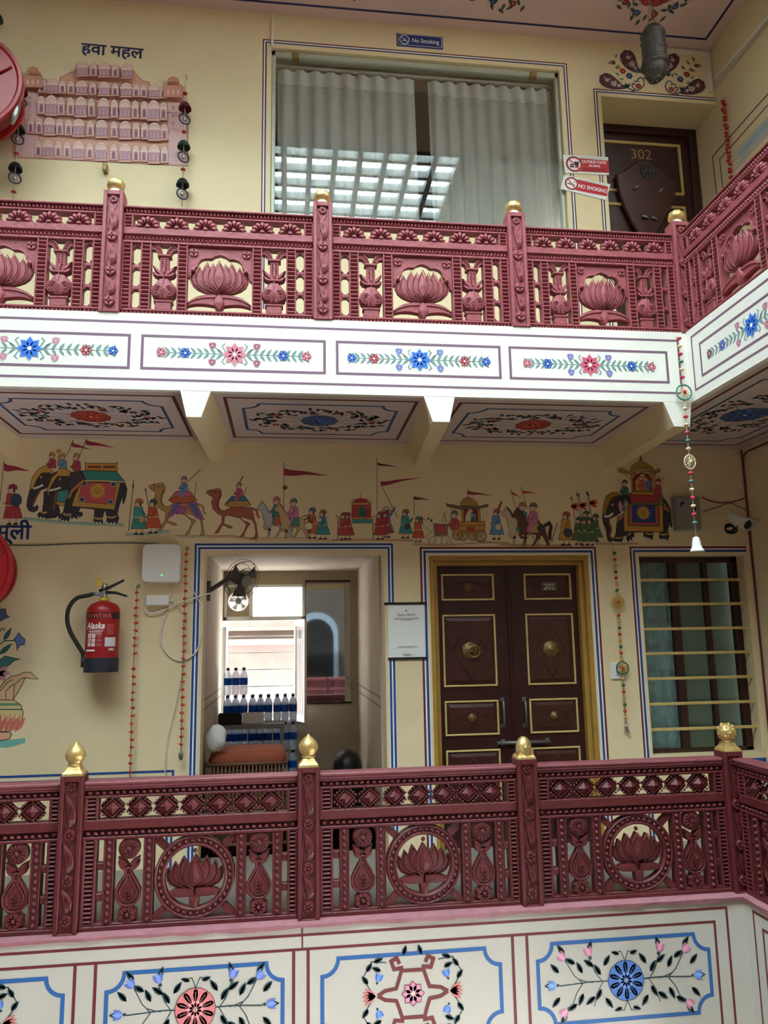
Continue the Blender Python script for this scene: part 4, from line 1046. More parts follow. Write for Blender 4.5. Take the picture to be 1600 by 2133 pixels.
p = on_back(YB).crop(260, 950, .175); ground(p, [(600,940),(760,950),(1000,940)], (190,170,140), .008); p.stroke([(745,310),(905,155)], .005, INK); p.stroke([(825,480),(855,310)], .004, INK)
camel((190,146,84), 0, 0, 1, (206,104,130), (206,104,58), (110,148,190), (176,110,130), True); p.build('painted_camel', wall_bl)
p = on_back(YB).crop(260, 950, .175); ground(p, [(1000,950),(1250,945),(1580,985)], (196,150,110), .008); p.stroke([(1340,360),(1410,235)], .007, INK); p.stroke([(1385,530),(1455,365)], .004, INK)
camel((168,92,70), 705, 90, .93, (50,120,136), (206,150,70), (200,90,120), (170,120,110), False); p.build('painted_camel', wall_bl)
# horses
HOR = [(30,530),(60,470),(95,415),(115,410),(125,440),(165,480),(195,530),(210,590),(240,640),(420,640),(560,610),(650,625),(700,660),(700,760),(720,830),(760,960),(765,990),(735,990),(700,890),(650,820),(620,800),(590,870),(540,960),(535,990),(500,985),(520,950),(570,850),(560,790),(430,790),(420,830),(405,900),(405,975),(375,980),(390,900),(395,830),(360,800),(350,830),(440,860),(440,880),(350,870),(310,830),(330,760),(300,700),(190,690),(200,760),(205,830),(190,940),(165,945),(185,850),(180,770),(140,740),(130,690),(110,600),(100,560),(60,555)]
HOR = [(30,530),(60,470),(95,425),(110,400),(125,435),(165,480),(200,540),(230,600),(300,640),(420,640),(470,650),(520,690),(540,770),(600,960),(590,985),(565,985),(500,850),(460,830),(420,880),(380,960),(350,985),(330,975),(385,900),(400,820),(290,800),(260,810),(245,860),(235,975),(205,980),(215,880),(215,830),(190,810),(170,840),(250,860),(250,885),(165,875),(130,830),(150,760),(130,700),(115,620),(100,560),(60,555)]
def horse(p, dx, dy, s, col, coat, turb, tail, blanket, ride=True):
    T = lambda L: [(dx+a*s, dy+b_*s) for a, b_ in L]
    p.stroke(T([(515,690),(590,640),(620,700),(600,790),(600,900)]), .022*s*1.2, tail); fig(p, T(HOR), col, .003); p.stroke(T([(115,415),(170,480),(215,570)]), .012*s*1.4, tail); p.disc(T([(90,470)])[0], .004, INK, 6)
    fig(p, T([(270,640),(430,640),(440,790),(300,790)]), blanket, .003)
    if ride: rider(p, dx+345*s, dy+650*s, 300*s, coat, turb); p.stroke(T([(340,650),(300,700),(280,780)]), .026*s*1.4, coat)
p = on_back(YB).crop(1040, 1000, .1375); ground(p, [(0,960),(400,985),(800,985),(1100,975)], (186,140,104), .008); flag(p, [(245,420),(170,120)], ((180,180),(340,280),50), (196,66,48)); flag(p, [(430,450),(325,100)], ((345,175),(580,205),50), (196,66,48))
horse(p, 0, 0, 1, (206,186,156), (66,136,136), (196,100,60), (90,70,60), (150,70,60)); horse(p, 165, 10, 1, (104,58,44), (206,120,160), (96,120,110), (58,38,36), GLD); p.disc((630,735), .03, (70,64,72), 14); p.build('painted_horsemen', wall_bl)
p = on_back(YB).crop(520, 900, .3375); ground(p, [(0,655),(250,652),(490,658)], (196,160,120), .008); flag(p, [(210,500),(212,185)], ((212,245),(500,268),44)); p.disc((219,343), .018, (150,60,60), 8)
horse(p, 35, 272, .38, (186,180,180), (60,140,140), (196,110,140), (110,110,120), (196,90,60)); horse(p, 140, 282, .38, (206,170,120), (214,130,170), (96,150,130), (84,60,50), (80,140,120)); p.build('painted_horsemen', wall_bl)
# drummers
p = on_back(YB).crop(520, 900, .3375); man(p, 385, 655, 190, (204,110,66), (80,110,150)); man(p, 450, 660, 182, TEA, (180,96,66)); p.disc((365,580), .026, (230,215,190), 12); p.stroke([(325,522),(375,510)], .006, (120,70,50)); p.disc((428,540), .018, (220,200,170), 10); p.build('painted_drummers', wall_bl)
# palanquin
p = on_back(YB).crop(690, 950, .13125); ground(p, [(0,1330),(500,1320),(1300,1330)], (196,150,116), .008)
flag(p, [(727,860),(727,30)], ((735,125),(1080,180),44), (110,36,44)); flag(p, [(1050,970),(765,400)], ((790,440),(1440,335),74)); flag(p, [(1315,940),(1312,630)], ((1315,665),(1570,695),56), (130,36,50))
p.stroke([(65,930),(120,985),(330,975)], .008, (170,130,80)); p.stroke([(630,960),(900,940),(960,850)], .008, (170,130,80))
fig(p, [(330,1000),(640,1000),(640,1065),(335,1065)], TEA); fig(p, [(328,770),(632,770),(632,985),(328,985)], (186,66,62)); fig(p, [(325,740),(635,740),(635,775),(325,775)], GLD); fig(p, [(340,740),(380,690),(470,670),(560,690),(620,740)], (176,50,56)); p.stroke([(325,990),(640,990)], .008, (220,170,90))
p.stroke([(468,670),(468,600)], .006, GLD); fig(p, [(420,985),(420,800),(555,800),(555,985)], (206,120,90)); fig(p, [(440,960),(440,850),(460,815),(495,808),(530,820),(550,850),(550,960)], (44,96,92))
for x in (335, 360, 582, 618): p.stroke([(x,740),(x,670)], .005, GLD)
for x, y in ((355,850),(385,880),(355,920),(585,850),(610,890),(590,930)): p.disc((x, y), .005, (130,30,40), 6, bump=False)
p.stroke([(105,990),(105,1335)], .005, INK); p.stroke([(662,985),(662,1325)], .005, INK)
man(p, 870, 1290, 490, (116,144,186), (200,186,160), arm=[(.1,.66),(.18,.78),(.3,.98)]); man(p, 860, 1290, 420, RED, (166,56,60)); man(p, 770, 1320, 440, (192,70,66), (166,56,60)); man(p, 255, 1320, 430, (186,62,70), (166,56,66)); man(p, 195, 1325, 430, (192,70,74), (166,56,66))
p.build('painted_palanquin', wall_bl)
p = on_back(YB).crop(690, 950, .13125); man(p, 1175, 1300, 460, TEA, (170,90,60), arm=[(.06,.66),(.16,.55),(.26,.7)]); p.disc((1205,1120), .021, (66,58,66), 12); man(p, 1375, 1360, 405, ORG, (84,140,130), arm=[(.08,.7),(.16,.75),(.16,1.0)]); p.build('painted_standard_bearers', wall_bl)
# ox cart
p = on_back(YB).crop(860, 1000, .125); ground(p, [(0,1060),(600,1075),(1240,1030),(1600,1040)], (196,150,112), .008); flag(p, [(912,300),(912,140)], ((915,205),(1330,262),66))
OX = [(130,680),(160,655),(240,650),(290,660),(330,720),(420,735),(580,740),(650,780),(665,860),(650,960),(650,1065),(620,1075),(625,980),(600,930),(580,1060),(555,1065),(560,950),(500,945),(490,1060),(465,1062),(480,940),(390,930),(378,1080),(345,1090),(355,960),(330,930),(285,960),(280,1080),(265,1085),(262,1000),(220,960),(230,900),(330,870),(240,820),(210,780),(165,770)]
fig(p, OX, (224,208,176), .003); p.stroke([(255,650),(270,630)], .012, INK); p.stroke([(300,690),(325,655)], .012, INK); fig(p, [(345,735),(585,745),(580,925),(360,930)], (150,120,90), .003); fig(p, [(380,725),(535,745),(545,885),(400,890)], (196,74,80), .003)
def wheel(c, r, rim=(190,140,90)):
    x, z = p.pts([c])[0]; tr = p.tr; p.tr = None
    p.stroke([(x+r*math.cos(t), z+r*math.sin(t)) for t in np.linspace(0, 2*PI, 25)[:-1]], r*.28, rim, closed=True)
    for k in range(10): p.stroke([(x, z), (x+r*.95*math.cos(k*PI/5), z+r*.95*math.sin(k*PI/5))], r*.09, (150,96,60))
    p.disc((x, z), r*.2, (160,110,70), 10); p.stroke([(x+r*1.14*math.cos(t), z+r*1.14*math.sin(t)) for t in np.linspace(0, 2*PI, 25)[:-1]], .0035, INK, closed=True); p.tr = tr
wheel((745,930), .03); wheel((1005,930), .03)
fig(p, [(670,830),(760,820),(760,700),(1195,690),(1200,880),(920,900),(680,905)], (206,150,76), .003); fig(p, [(900,790),(1030,790),(1030,855),(905,860)], (190,70,60), .003); p.stroke([(760,760),(1195,755)], .004, INK)
fig(p, [(805,480),(845,480),(860,700),(815,700)], (204,146,80)); fig(p, [(1075,480),(1115,480),(1125,700),(1085,700)], (204,146,80)); fig(p, [(845,485),(930,485),(870,600),(865,690),(850,690)], (150,40,56)); fig(p, [(975,485),(1075,485),(1080,690),(1050,690),(1050,590)], (150,40,56))
rider(p, 1000, 690, 150, (60,130,110), (60,110,100)); p.disc((930,645), .018, (230,220,200), 12)
fig(p, [(555,395),(640,410),(790,440),(1100,440),(1250,400),(1250,445),(1100,475),(800,490),(640,460),(560,440)], (120,96,80), .003); fig(p, [(795,430),(800,380),(840,320),(910,285),(990,310),(1060,360),(1088,430)], (196,150,76), .003)
for k in range(7): p.stroke([(830+k*40,425),(850+k*22,345),(912,285)], .0025, (130,84,50))
for L in ([(620,470),(760,680)], [(690,480),(740,600)], [(1200,460),(1160,660)], [(1245,450),(1200,780)]): p.stroke(L, .004, (190,176,150))
wheel((833,930), .0335); wheel((1125,932), .0405); rider(p, 690, 825, 300, (196,76,80), (70,140,130)); p.stroke([(520,545),(555,700)], .004, INK); p.stroke([(480,710),(520,545)], .003, INK); p.build('painted_ox_cart', wall_bl)
p = on_back(YB).crop(860, 1000, .125); p.stroke([(1345,700),(1480,355)], .016, (140,44,44)); man(p, 1390, 985, 510, (104,144,190), (170,90,96)); p.disc((1420,785), .022, (220,205,180), 12); p.build('painted_standard_bearer', wall_bl)
# shield bearer and green troop
p = on_back(YB).crop(1040, 1000, .1375); man(p, 1010, 985, 510, (204,150,66), (190,84,56)); p.disc((1040,800), .036, (66,66,80), 14); p.stroke([(790,950),(880,640)], .006, INK); p.build('painted_shield_bearer', wall_bl)
p = on_back(YB).crop(1040, 1000, .1375)
for x, y0, y1 in ((1115,600,250),(1200,600,190),(1225,560,200),(1350,520,170),(1370,560,190)): p.stroke([(x+30,y0),(x-20,y1)], .004, INK); p.leaf((x-18,y1+60), 1.65, .035, .01, INK)
for x, y in ((1120,395),(1250,380),(1400,345)): 
    for d in (-.3, .15, .5): p.leaf((x-40,y), d-.2, .075, .026, (206,74,60))
p.lift += p.step
for x, y in ((1310,880),(1450,930),(1200,975),(1290,990),(1370,985)): man(p, x, y, 420, (84,118,76), (64,96,66), flare=.3)
p.build('painted_green_troop', wall_bl)
# royal elephant
p = on_back(YB).crop(1240, 930, .1125)
ground(p, [(0,1790),(400,1800),(800,1785)], (186,140,104), .008)
E([(900,1560),(1080,1570),(1070,1660),(1060,1720),(980,1725),(895,1680)]); 
E([(430,930),(600,900),(1250,930),(1330,1040),(1400,1180),(1410,1380),(1425,1470),(1395,1500),(1380,1400),(1340,1560),(1370,1660),(1340,1740),(1210,1745),(1180,1660),(1190,1580),(700,1590),(725,1650),(680,1730),(610,1765),(575,1700),(600,1650),(520,1660),(505,1740),(450,1790),(350,1785),(330,1730),(380,1620),(400,1400),(420,1200)])
E([(200,930),(300,870),(440,900),(600,920),(560,1050),(540,1200),(420,1280),(340,1300),(270,1320),(260,1400),(300,1480),(300,1580),(270,1680),(320,1690),(320,1740),(280,1770),(230,1740),(210,1640),(200,1540),(150,1430),(130,1330),(150,1150),(170,1020)])
E([(150,1290),(140,1180),(165,1030),(215,910),(300,850),(400,850),(470,900),(330,940),(270,1010),(215,1160),(180,1290)], (176,120,50)); p.stroke([(340,1310),(265,1330),(255,1420),(300,1530),(270,1680)], .012, (150,90,56))
p.stroke([(165,1300),(260,1290),(330,1235)], .016, (240,235,225)); p.disc((318,1080), .012, (196,130,120), 8)
E([(430,950),(560,905),(640,960),(600,1080),(520,1180),(450,1240)], (50,46,52)); p.leaf((450,1000), -1.5, .105, .034, (214,150,170)); p.leaf((555,960), -1.75, .115, .022, (96,140,110)); p.leaf((590,980), -1.7, .14, .02, (214,150,170))
p.stroke([(410,1280),(470,1260),(530,1200)], .012, (225,220,210)); E([(405,1310),(525,1240),(520,1320),(410,1400)], (186,120,70))
E([(530,1200),(640,1050),(1255,1080),(1260,1580),(530,1570)], (206,150,66)); E([(600,1090),(1180,1090),(1185,1480),(600,1470)], (120,130,80)); E([(630,1100),(1160,1100),(1175,1460),(635,1450)], (204,90,92)); E([(680,1090),(1105,1090),(1110,1410),(690,1405)], (44,66,140)); sun(p, (890,1230), .062)
E([(620,860),(1210,880),(1200,1050),(660,1050)], (190,62,66)); E([(1200,890),(1245,890),(1255,1090),(660,1075),(660,1045),(1195,1045)], (110,130,84))
for k in range(12): p.stroke([(680+k*42,900),(675+k*43,1040)], .003, (140,36,44))
E([(1260,1040),(1290,1050),(1380,1200),(1395,1240),(1270,1170)], (180,130,66)); E([(670,840),(1085,850),(1085,900),(670,890)], (206,156,74)); E([(660,500),(1100,510),(1090,845),(670,835)], (204,146,70))
E([(695,820),(690,600),(740,530),(860,485),(990,530),(1040,600),(1050,825)], (150,40,56)); E([(740,820),(740,640),(800,560),(860,520),(930,560),(1000,640),(1000,820)], (224,180,90)); rider(p, 860, 800, 280, (206,110,80), (230,190,110)); p.disc((985,715), .026, (84,110,170), 12, .04)
E([(430,405),(500,410),(600,460),(660,470),(1100,460),(1150,430),(1170,400),(1200,430),(1190,475),(1120,490),(1105,520),(1000,470),(760,470),(650,530),(560,500),(430,475)], (196,140,60)); E([(645,450),(660,380),(750,310),(840,265),(930,310),(1050,380),(1095,450),(870,430)], (190,140,60)); E([(815,265),(835,150),(865,265)], (170,100,50))
for k in range(9): p.disc((690+k*46, 405-20*math.sin(k*PI/8)), .006, (96,70,40), 6, bump=False)
p.stroke([(500,490),(655,610)], .006, (150,100,60)); rider(p, 540, 905, 270, (70,110,84), (60,100,80)); rider(p, 1160, 880, 270, (200,70,76), (180,50,60)); p.stroke([(1140,900),(1100,960),(1060,980)], .02, (200,70,76)); p.stroke([(1120,560),(1200,570),(1270,600),(1262,720)], .006, (206,130,130))
for L in ([(360,1690),(430,1700),(500,1690)], [(600,1650),(640,1620),(630,1590)], [(925,1610),(1000,1625),(1075,1620)], [(1180,1620),(1260,1640),(1340,1620)]): p.stroke(L, .012, (206,166,90))
for x, y in ((355,1775),(395,1782),(440,1780),(640,1740),(690,1700),(920,1690),(960,1712),(1000,1718),(1215,1728),(1255,1732),(1295,1730)): p.disc((x, y), .009, (235,225,210), 7, bump=False)
p.build('painted_royal_elephant', wall_bl)
# --- painted flower vase at the left
p = on_back(YB).crop(0, 1080, .2625); TAN = (226,184,140)
for k in range(3): p.stroke([(-200,1755+k*22),(60,1770+k*20),(200,1750+k*10)], .016, (120,180,170))
fig(p, [(-250,1360),(-10,1365),(20,1310),(90,1250),(140,1245),(190,1220),(240,1220),(305,1275),(200,1265),(170,1330),(105,1440),(-250,1435)], TAN, .005)
for L in ([(0,1370),(60,1300),(100,1280)], [(46,1432),(46,1370),(110,1310)], [(105,1435),(115,1320),(165,1275),(200,1262)]): p.stroke(L, .005, INK)
fig(p, [(-250,1440),(110,1440),(165,1480),(186,1545),(170,1610),(120,1665),(50,1690),(-250,1690)], (226,196,140), .005); p.poly([(-250,1465),(140,1465),(165,1485),(-250,1490)], (96,150,110)); p.stroke([(-250,1515),(178,1515)], .008, (60,110,84))
for k in range(7): p.leaf((-120+k*40,1690), 1.35-.06*k, .11, .04, (220,120,104)); p.stroke([(-120+k*40,1690),(-95+k*42,1600),(-70+k*38,1550)], .003, (150,60,60))
fig(p, [(-250,1695),(80,1695),(92,1715),(75,1750),(20,1760),(-250,1760)], (226,170,130), .005)
p.stroke([(-60,1440),(-20,1200),(-30,900),(0,700)], .007, (40,84,78)); p.stroke([(-20,1010),(40,970),(110,968)], .007, (40,84,78)); p.stroke([(0,900),(15,870),(38,880),(28,892)], .006, (40,60,80))
fig(p, [(-40,1180),(0,1120),(40,1092),(80,1100),(165,1115),(110,1130),(80,1160),(20,1185)], (56,124,112), .004); p.leaf((30,970), 1.1, .10, .034, (46,104,96)); p.leaf((-5,1080), .75, .11, .036, (46,104,96))
fig(p, [(110,965),(150,905),(170,935),(200,960),(195,1000),(160,1005),(135,1050),(130,985)], (96,120,180), .004); fig(p, [(-40,720),(45,718),(48,760),(75,780),(30,800),(-20,830)], (76,92,130), .004)
for a in (.6, 0, -.7): p.leaf((-20,1230), a, .085, .042, (206,150,160))
p.build('painted_flower_vase', wall_bl)
# ------------------------------------------------------------------ upper gallery: window, door, signs, hangings
def world_paint(Y): return on_back(Y)
def chain(b, P, r=.0025, n=4): b.tube(P, r, n)
# big fixed window
M['aluminium'] = mat('greenish_aluminium', (186,190,172), .45, metal=.3)
win = B(); x0, x1, z0, z1 = UWIN
for a, c in (((x0, YB+.03, z0), (x0+.035, YB+.09, z1)), ((x1-.035, YB+.03, z0), (x1, YB+.09, z1)), ((x0, YB+.03, z1-.05), (x1, YB+.09, z1)), ((x0, YB+.03, z0), (x1, YB+.09, z0+.04))): win.cbox(a, c, .006)
w1 = struct(win, 'window_1', 'aluminium')
B().box((x0+.02, YB+.055, z0+.02), (x1-.02, YB+.061, z1-.03)).build('glass_pane', 'glass', w1)
B().cbox((x0+.03, YB+.115, z1-.075), (x1-.03, YB+.14, z1-.05), .005).build('curtain_track', 'offwhite', w1)
for x in (.046, 2.066): B().cbox((x-.028, YB+.008, 6.205), (x+.028, YB+.06, 6.25), .006).build('glass_clip', 'brass', w1)
def curtain(name, label, xa, xb, zt, zb, Y, n, amp, seed, flare=0.):
    rn = random.Random(seed); N = n*12; root = thing(name, label, 'curtain', ((xa+xb)/2, Y, zb), 0, 'sheer window curtains')
    ph = [rn.uniform(.8, 1.2) for _ in range(n+1)]
    def pt(i, z, t):
        u = i/N; k = u*n; a = amp*ph[int(k) % n]*(1-.35*t)
        x = xa+(xb-xa)*u + .018*math.sin(k*2*PI+1)*t + flare*t*(u-.2)
        return (x, Y+a*math.cos(k*2*PI)+.02*t*math.sin(u*9+seed), z)
    def sheet(za_, zb_, m, top=False):
        b = B(); R = []
        for j in range(m+1):
            row = []
            for i in range(N+1):
                z = za_+(zb_-za_)*j/m; t = (zt-z)/(zt-zb)
                if top and j == 0: z += .020*abs(math.cos(i/N*n*PI))**.6
                if top and j == m: z += .010*math.cos(i/N*n*2*PI)
                row.append(pt(i, z, t))
            R.append(row)
        b.rings(R, False, False, True, closed=False); return b
    sheet(zt, zt-.12, 3, True).build('curtain_heading', 'voiletop', root, world=True)
    sheet(zt-.115, zb, 14).build('curtain_cloth', 'sheer', root, world=True)
    hk = B()
    for k in range(n): hk.tube([(xa+(xb-xa)*(k+.5)/n, Y, zt+.01), (xa+(xb-xa)*(k+.5)/n, Y-.01, zt+.045)], .003, 5)
    hk.build('curtain_hooks', 'offwhite', root, world=True, kind='stuff')
curtain('curtain', 'sheer white curtain hanging on the side nearer the painted palace', -.105, 1.05, 6.165, 4.78, YB+.125, 9, .022, 1)
curtain('curtain', 'sheer white curtain parted with a long fold on the side nearer the door', 1.17, 2.255, 6.165, 4.78, YB+.13, 9, .026, 4, .02)
B().box((1.02, YB+.5, 4.2), (1.10, YB+.56, 6.4)).build('window_mullion', 'black', w1)
# conduit strips
struct(B().cbox((-.155, YB-.014, 6.28), (-.135, YB, ZC), .003), 'trim_8', 'fascia')
b = B(); b.cbox((3.05, YB-.016, ZC-.05), (XU, YB, ZC-.022), .003); b.cbox((XU-.055, YB-.02, 6.17), (XU-.02, YB, ZC-.02), .004)
b.rings([[(XU-.02, y, z+.03) for y, z in ((YB, 6.17), (2.5, 6.02))], [(XU, y, z+.03) for y, z in ((YB, 6.17), (2.5, 6.02))]], False, False)
def bar(b, P, Q, w, up): 
    P, Q, up = map(np.array, (P, Q, up)); d = (Q-P)/np.linalg.norm(Q-P); s_ = np.cross(d, up); s_ = s_/np.linalg.norm(s_)*w/2; u = np.cross(s_, d); u = u/np.linalg.norm(u)*w*.35
    b.rings([[tuple(P+s_+u), tuple(P-s_+u), tuple(P-s_-u), tuple(P+s_-u)], [tuple(Q+s_+u), tuple(Q-s_+u), tuple(Q-s_-u), tuple(Q+s_-u)]])
pa, pb = onX(1490, 165, XU-.008), onX(1600, 38, XU-.008); bar(b, pa, pa+(pb-pa)*2.2, .03, (1., 0, 0)); struct(b, 'trim_9', 'fascia')
# blue no-smoking plate
M['navy'] = mat('navy_enamel', (40,58,128), .35)
t = thing('no_smoking_plate', 'small blue no smoking plate screwed above the curtained window', 'sign', (1.081, YB-.006, 6.376))
B().cbox((.886, YB-.008, 6.378), (1.278, YB-.001, 6.498), .003).build('plate', 'navy', t, world=True)
p = on_back(YB-.009); W_ = (246,246,246)
p.stroke([(.905, 6.388), (1.259, 6.388), (1.268, 6.398), (1.268, 6.478), (1.259, 6.488), (.905, 6.488), (.896, 6.478), (.896, 6.398)], .004, W_, closed=True)
p.stroke([(.951+.04*math.cos(a), 6.438+.04*math.sin(a)) for a in np.linspace(0, 2*PI, 25)[:-1]], .007, W_, closed=True); p.stroke([(.925, 6.463), (.979, 6.413)], .007, W_)
p.stroke([(.93, 6.430), (.972, 6.430)], .008, W_); p.stroke([(.966, 6.437), (.962, 6.449), (.972, 6.455)], .003, W_)
p.word('No Smoking', .056, (1.130, 6.420), W_, 0, bold=.0008, sx=.82); p.build('printing', t)
# two stickers
def sticker(name, label, corners, draw):
    c = np.array([onY(x, y, YB-.004) for x, y in corners]); base = c.mean(0); base[2] = c[:, 2].min()
    t = thing(name, label, 'sign', base)
    b = B(); b.rings([[tuple(q+[0, .002, 0]) for q in c[::-1]], [tuple(q-[0, .002, 0]) for q in c[::-1]]]); b.build('sticker_sheet', 'white', t, world=True)
    U = c[1]-c[0]; w = np.linalg.norm(U); U /= w; V = c[0]-c[3]; V -= U*(V@U); h = np.linalg.norm(V); V /= h
    p = Paint(c[3]-[0, .0025, 0], U, V, -Y_, lift=.0004); draw(p, w, h); p.build('printing', t)
def st_common(p, w, h, words):
    RD = (206,30,44)
    p.poly([(w*.30, h*.10), (w*.985, h*.10), (w*.985, h*.80), (w*.30, h*.86)], RD); p.disc((w*.215, h*.50), h*.45, (250,250,250), 26)
    for k in range(24): p.stroke([(w*(.36+.024*k), h*.90-.0*k), (w*(.374+.024*k), h*.90)], .004, (60,60,60), bump=False)
    for s_, sz, y, c, bd in words: p.word(s_, sz, (w*.665, h*y), c, 0, bold=bd, sx=.80)
    return (w*.215, h*.5), h*.42, RD
def ringslash(p, c, r, RD):
    p.stroke([(c[0]+r*math.cos(a), c[1]+r*math.sin(a)) for a in np.linspace(0, 2*PI, 29)[:-1]], r*.1, (40,36,40), closed=True); p.stroke([(c[0]+r*.88*math.cos(a), c[1]+r*.88*math.sin(a)) for a in np.linspace(0, 2*PI, 29)[:-1]], r*.16, RD, closed=True)
    p.stroke([(c[0]-r*.62, c[1]+r*.62), (c[0]+r*.62, c[1]-r*.62)], r*.16, RD)
def d1(p, w, h):
    c, r, RD = st_common(p, w, h, [('OUTSIDE FOOD', .037, .60, (250,250,250), .0007), ('OR DRINK', .027, .40, (250,250,250), .0007), ('NOT ALLOWED', .036, .155, (30,24,24), .0005)])
    K = (24,24,26); p.poly([(c[0]+r*.1, c[1]-r*.45), (c[0]+r*.5, c[1]-r*.45), (c[0]+r*.62, c[1]+r*.25), (c[0]+r*.02, c[1]+r*.25)], K); p.stroke([(c[0]+r*.0, c[1]+r*.3), (c[0]+r*.66, c[1]+r*.3)], r*.1, K)
    p.poly([(c[0]-r*.6, c[1]-r*.45), (c[0]+r*.0, c[1]-r*.45), (c[0]-r*.05, c[1]-r*.25), (c[0]-r*.55, c[1]-r*.25)], K); p.poly([(c[0]-r*.58, c[1]-r*.2), (c[0]-r*.02, c[1]-r*.2), (c[0]-r*.15, c[1]+.02*r), (c[0]-r*.45, c[1]+.02*r)], K); ringslash(p, c, r, RD)
def d2(p, w, h):
    c, r, RD = st_common(p, w, h, [('NO SMOKING', .049, .32, (252,252,252), .001)])
    K = (24,24,26); p.stroke([(c[0]-r*.65, c[1]-r*.05), (c[0]+r*.5, c[1]-r*.22)], r*.16, K); p.stroke([(c[0]+r*.35, c[1]), (c[0]+r*.3, c[1]+r*.3), (c[0]+r*.6, c[1]+r*.35), (c[0]+r*.45, c[1]+r*.6)], r*.07, (120,130,150)); ringslash(p, c, r, RD)
cc = lambda L: [(1060+x*.3375, 280+y*.3375) for x, y in L]
sticker('warning_sticker', 'red and white sticker forbidding outside food or drink', cc([(335,127),(612,141),(618,251),(347,237)]), d1)
sticker('warning_sticker', 'tilted red and white no smoking sticker under another sticker', cc([(340,250),(628,308),(600,407),(320,336)]), d2)
# recessed door 302
YD = 5.93
d = B(); d.box((2.60, YD+.005, ZU), (XU, YD+.05, 6.056)); d1_ = struct(d, 'door_1', 'wood')
fr = B(); fr.cbox((2.60, YD-.03, 5.985), (XU, YD+.01, 6.056), .006); fr.cbox((3.625, YD-.03, ZU), (XU, YD+.01, 5.985), .006); fr.cbox((2.60, YD-.03, ZU), (2.70, YD+.01, 5.985), .006); fr.build('door_frame', 'wood', d1_)
def mould(b, x0, x1, z0, z1, y, w=.018, d_=.012):
    for a, c in (((x0, z0), (x1, z0+w)), ((x0, z1-w), (x1, z1)), ((x0, z0+w), (x0+w, z1-w)), ((x1-w, z0+w), (x1, z1-w))): b.cbox((a[0], y-d_, a[1]), (c[0], y+.004, c[1]), .004)
    return b
mould(B(), 2.74, 3.545, 5.40, 5.905, YD+.005, .024, .018).build('gold_moulding', 'golddark', d1_); mould(B(), 2.74, 3.545, 4.0, 5.29, YD+.005, .024, .018).build('gold_moulding', 'golddark', d1_)
p = on_back(YD+.003).crop(1060, 280, .3375); p.word('302', .14, (818, 152), (196,158,96), 0, bold=-.001, sx=1.0); p.build('door_number', d1_, 'thin gold door number 302')
# shield plaque
pq = [(1240+x*.225, y*.225) for x, y in [(195,1605),(260,1582),(320,1532),(390,1490),(440,1478),(500,1492),(560,1530),(650,1590),(765,1690),(745,1810),(700,1940),(620,2080),(540,2190),(480,2260),(420,2190),(340,2060),(265,1900),(215,1750)]]
P3 = [onY(x, y, YD-.05) for x, y in pq]; base = np.mean(P3, 0); base[2] = min(q[2] for q in P3)
t = thing('shield_plaque', 'dark wooden shield plaque with metal lion head hung on door', 'plaque', base)
b = B(); b.pillow([(q[0], q[2]) for q in P3], YD-.02, YD-.05, .05); b.build('shield_board', 'wood2', t, world=True)
c = onY(1240+490*.225, 1570*.225, YD-.06); b = B(); b.ball((c[0], c[1]+.01, c[2]), .048, 14, 10, 1, .6, 1.1)
for k in range(18): a = 2*PI*k/18; b.ball((c[0]+.056*math.cos(a), c[1]+.01, c[2]+.062*math.sin(a)), .02, 7, 5, 1, .8, 1.2)
for dx in (-.018, .018): b.ball((c[0]+dx, c[1]-.02, c[2]+.014), .011, 6, 4)
b.ball((c[0], c[1]-.024, c[2]-.006), .015, 8, 5, .9, 1, 1.4); b.ball((c[0], c[1]-.018, c[2]-.032), .018, 8, 5, 1.3, .9, .7); b.build('lion_head', 'pewter', t, world=True)
for x, y, a in ((385,1735,.6), (608,1765,.8), (460,2010,-.2), (548,2025,-.4)):
    c = onY(1240+x*.225, y*.225, YD-.06); b = B(); e = np.array([math.cos(a), math.sin(a)])*.03; b.tube([(c[0]-e[0], c[1]-.002, c[2]-e[1]), (c[0], c[1]-.014, c[2]), (c[0]+e[0], c[1]-.002, c[2]+e[1])], .010, 6); b.build('metal_clip', 'metal', t, world=True)
# lantern
lx, ly = 2.845, 5.0
t = thing('hanging_lantern', 'hammered pewter drum lantern hanging from the pink ceiling', 'lantern', (lx, ly, 5.74))
LS = 1.2; sc_ = lambda P: [(r*LS, h) for r, h in P]
b = B(); b.lathe(sc_([(.004,-.012),(.012,-.004),(.009,.008),(.03,.014),(.036,.026),(.034,.036),(.058,.05),(.072,.075),(.076,.11),(.074,.125),(.088,.132),(.092,.145),(.088,.158),(.078,.162),(.086,.172),(.084,.184),(.076,.192)]), (lx, ly, 5.745), 28); b.build('lantern_base', 'pewter', t, world=True)
b = B(); b.lathe(sc_([(.076,0),(.077,.03),(.077,.2),(.074,.212),(.081,.218),(.080,.23),(.070,.25),(.054,.285),(.03,.308),(.012,.316)]), (lx, ly, 5.934), 28); drum = b.build('lantern_drum', 'pewter', t, world=True)
M['bluegrey'] = mat('dark_blue_glass_stud', (40,48,60), .25)
for k in range(14): a = k*2.4; B().ball((lx+.0905*math.cos(a), ly+.0905*math.sin(a), 5.965+.014*k), .009, 6, 4, 1, 1, 1.4).build('glass_stud', 'bluegrey', drum, world=True)
b = B()
for dx in (-.03, .0, .03): chain(b, [(lx+dx, ly, 6.24), (lx+dx*.5+.004, ly+.005, 6.42), (lx+dx*.3, ly, ZC)], .0035)
M['rope'] = mat('brown_cord', (150,110,84), .8); b.build('hanging_cords', 'rope', t, world=True)
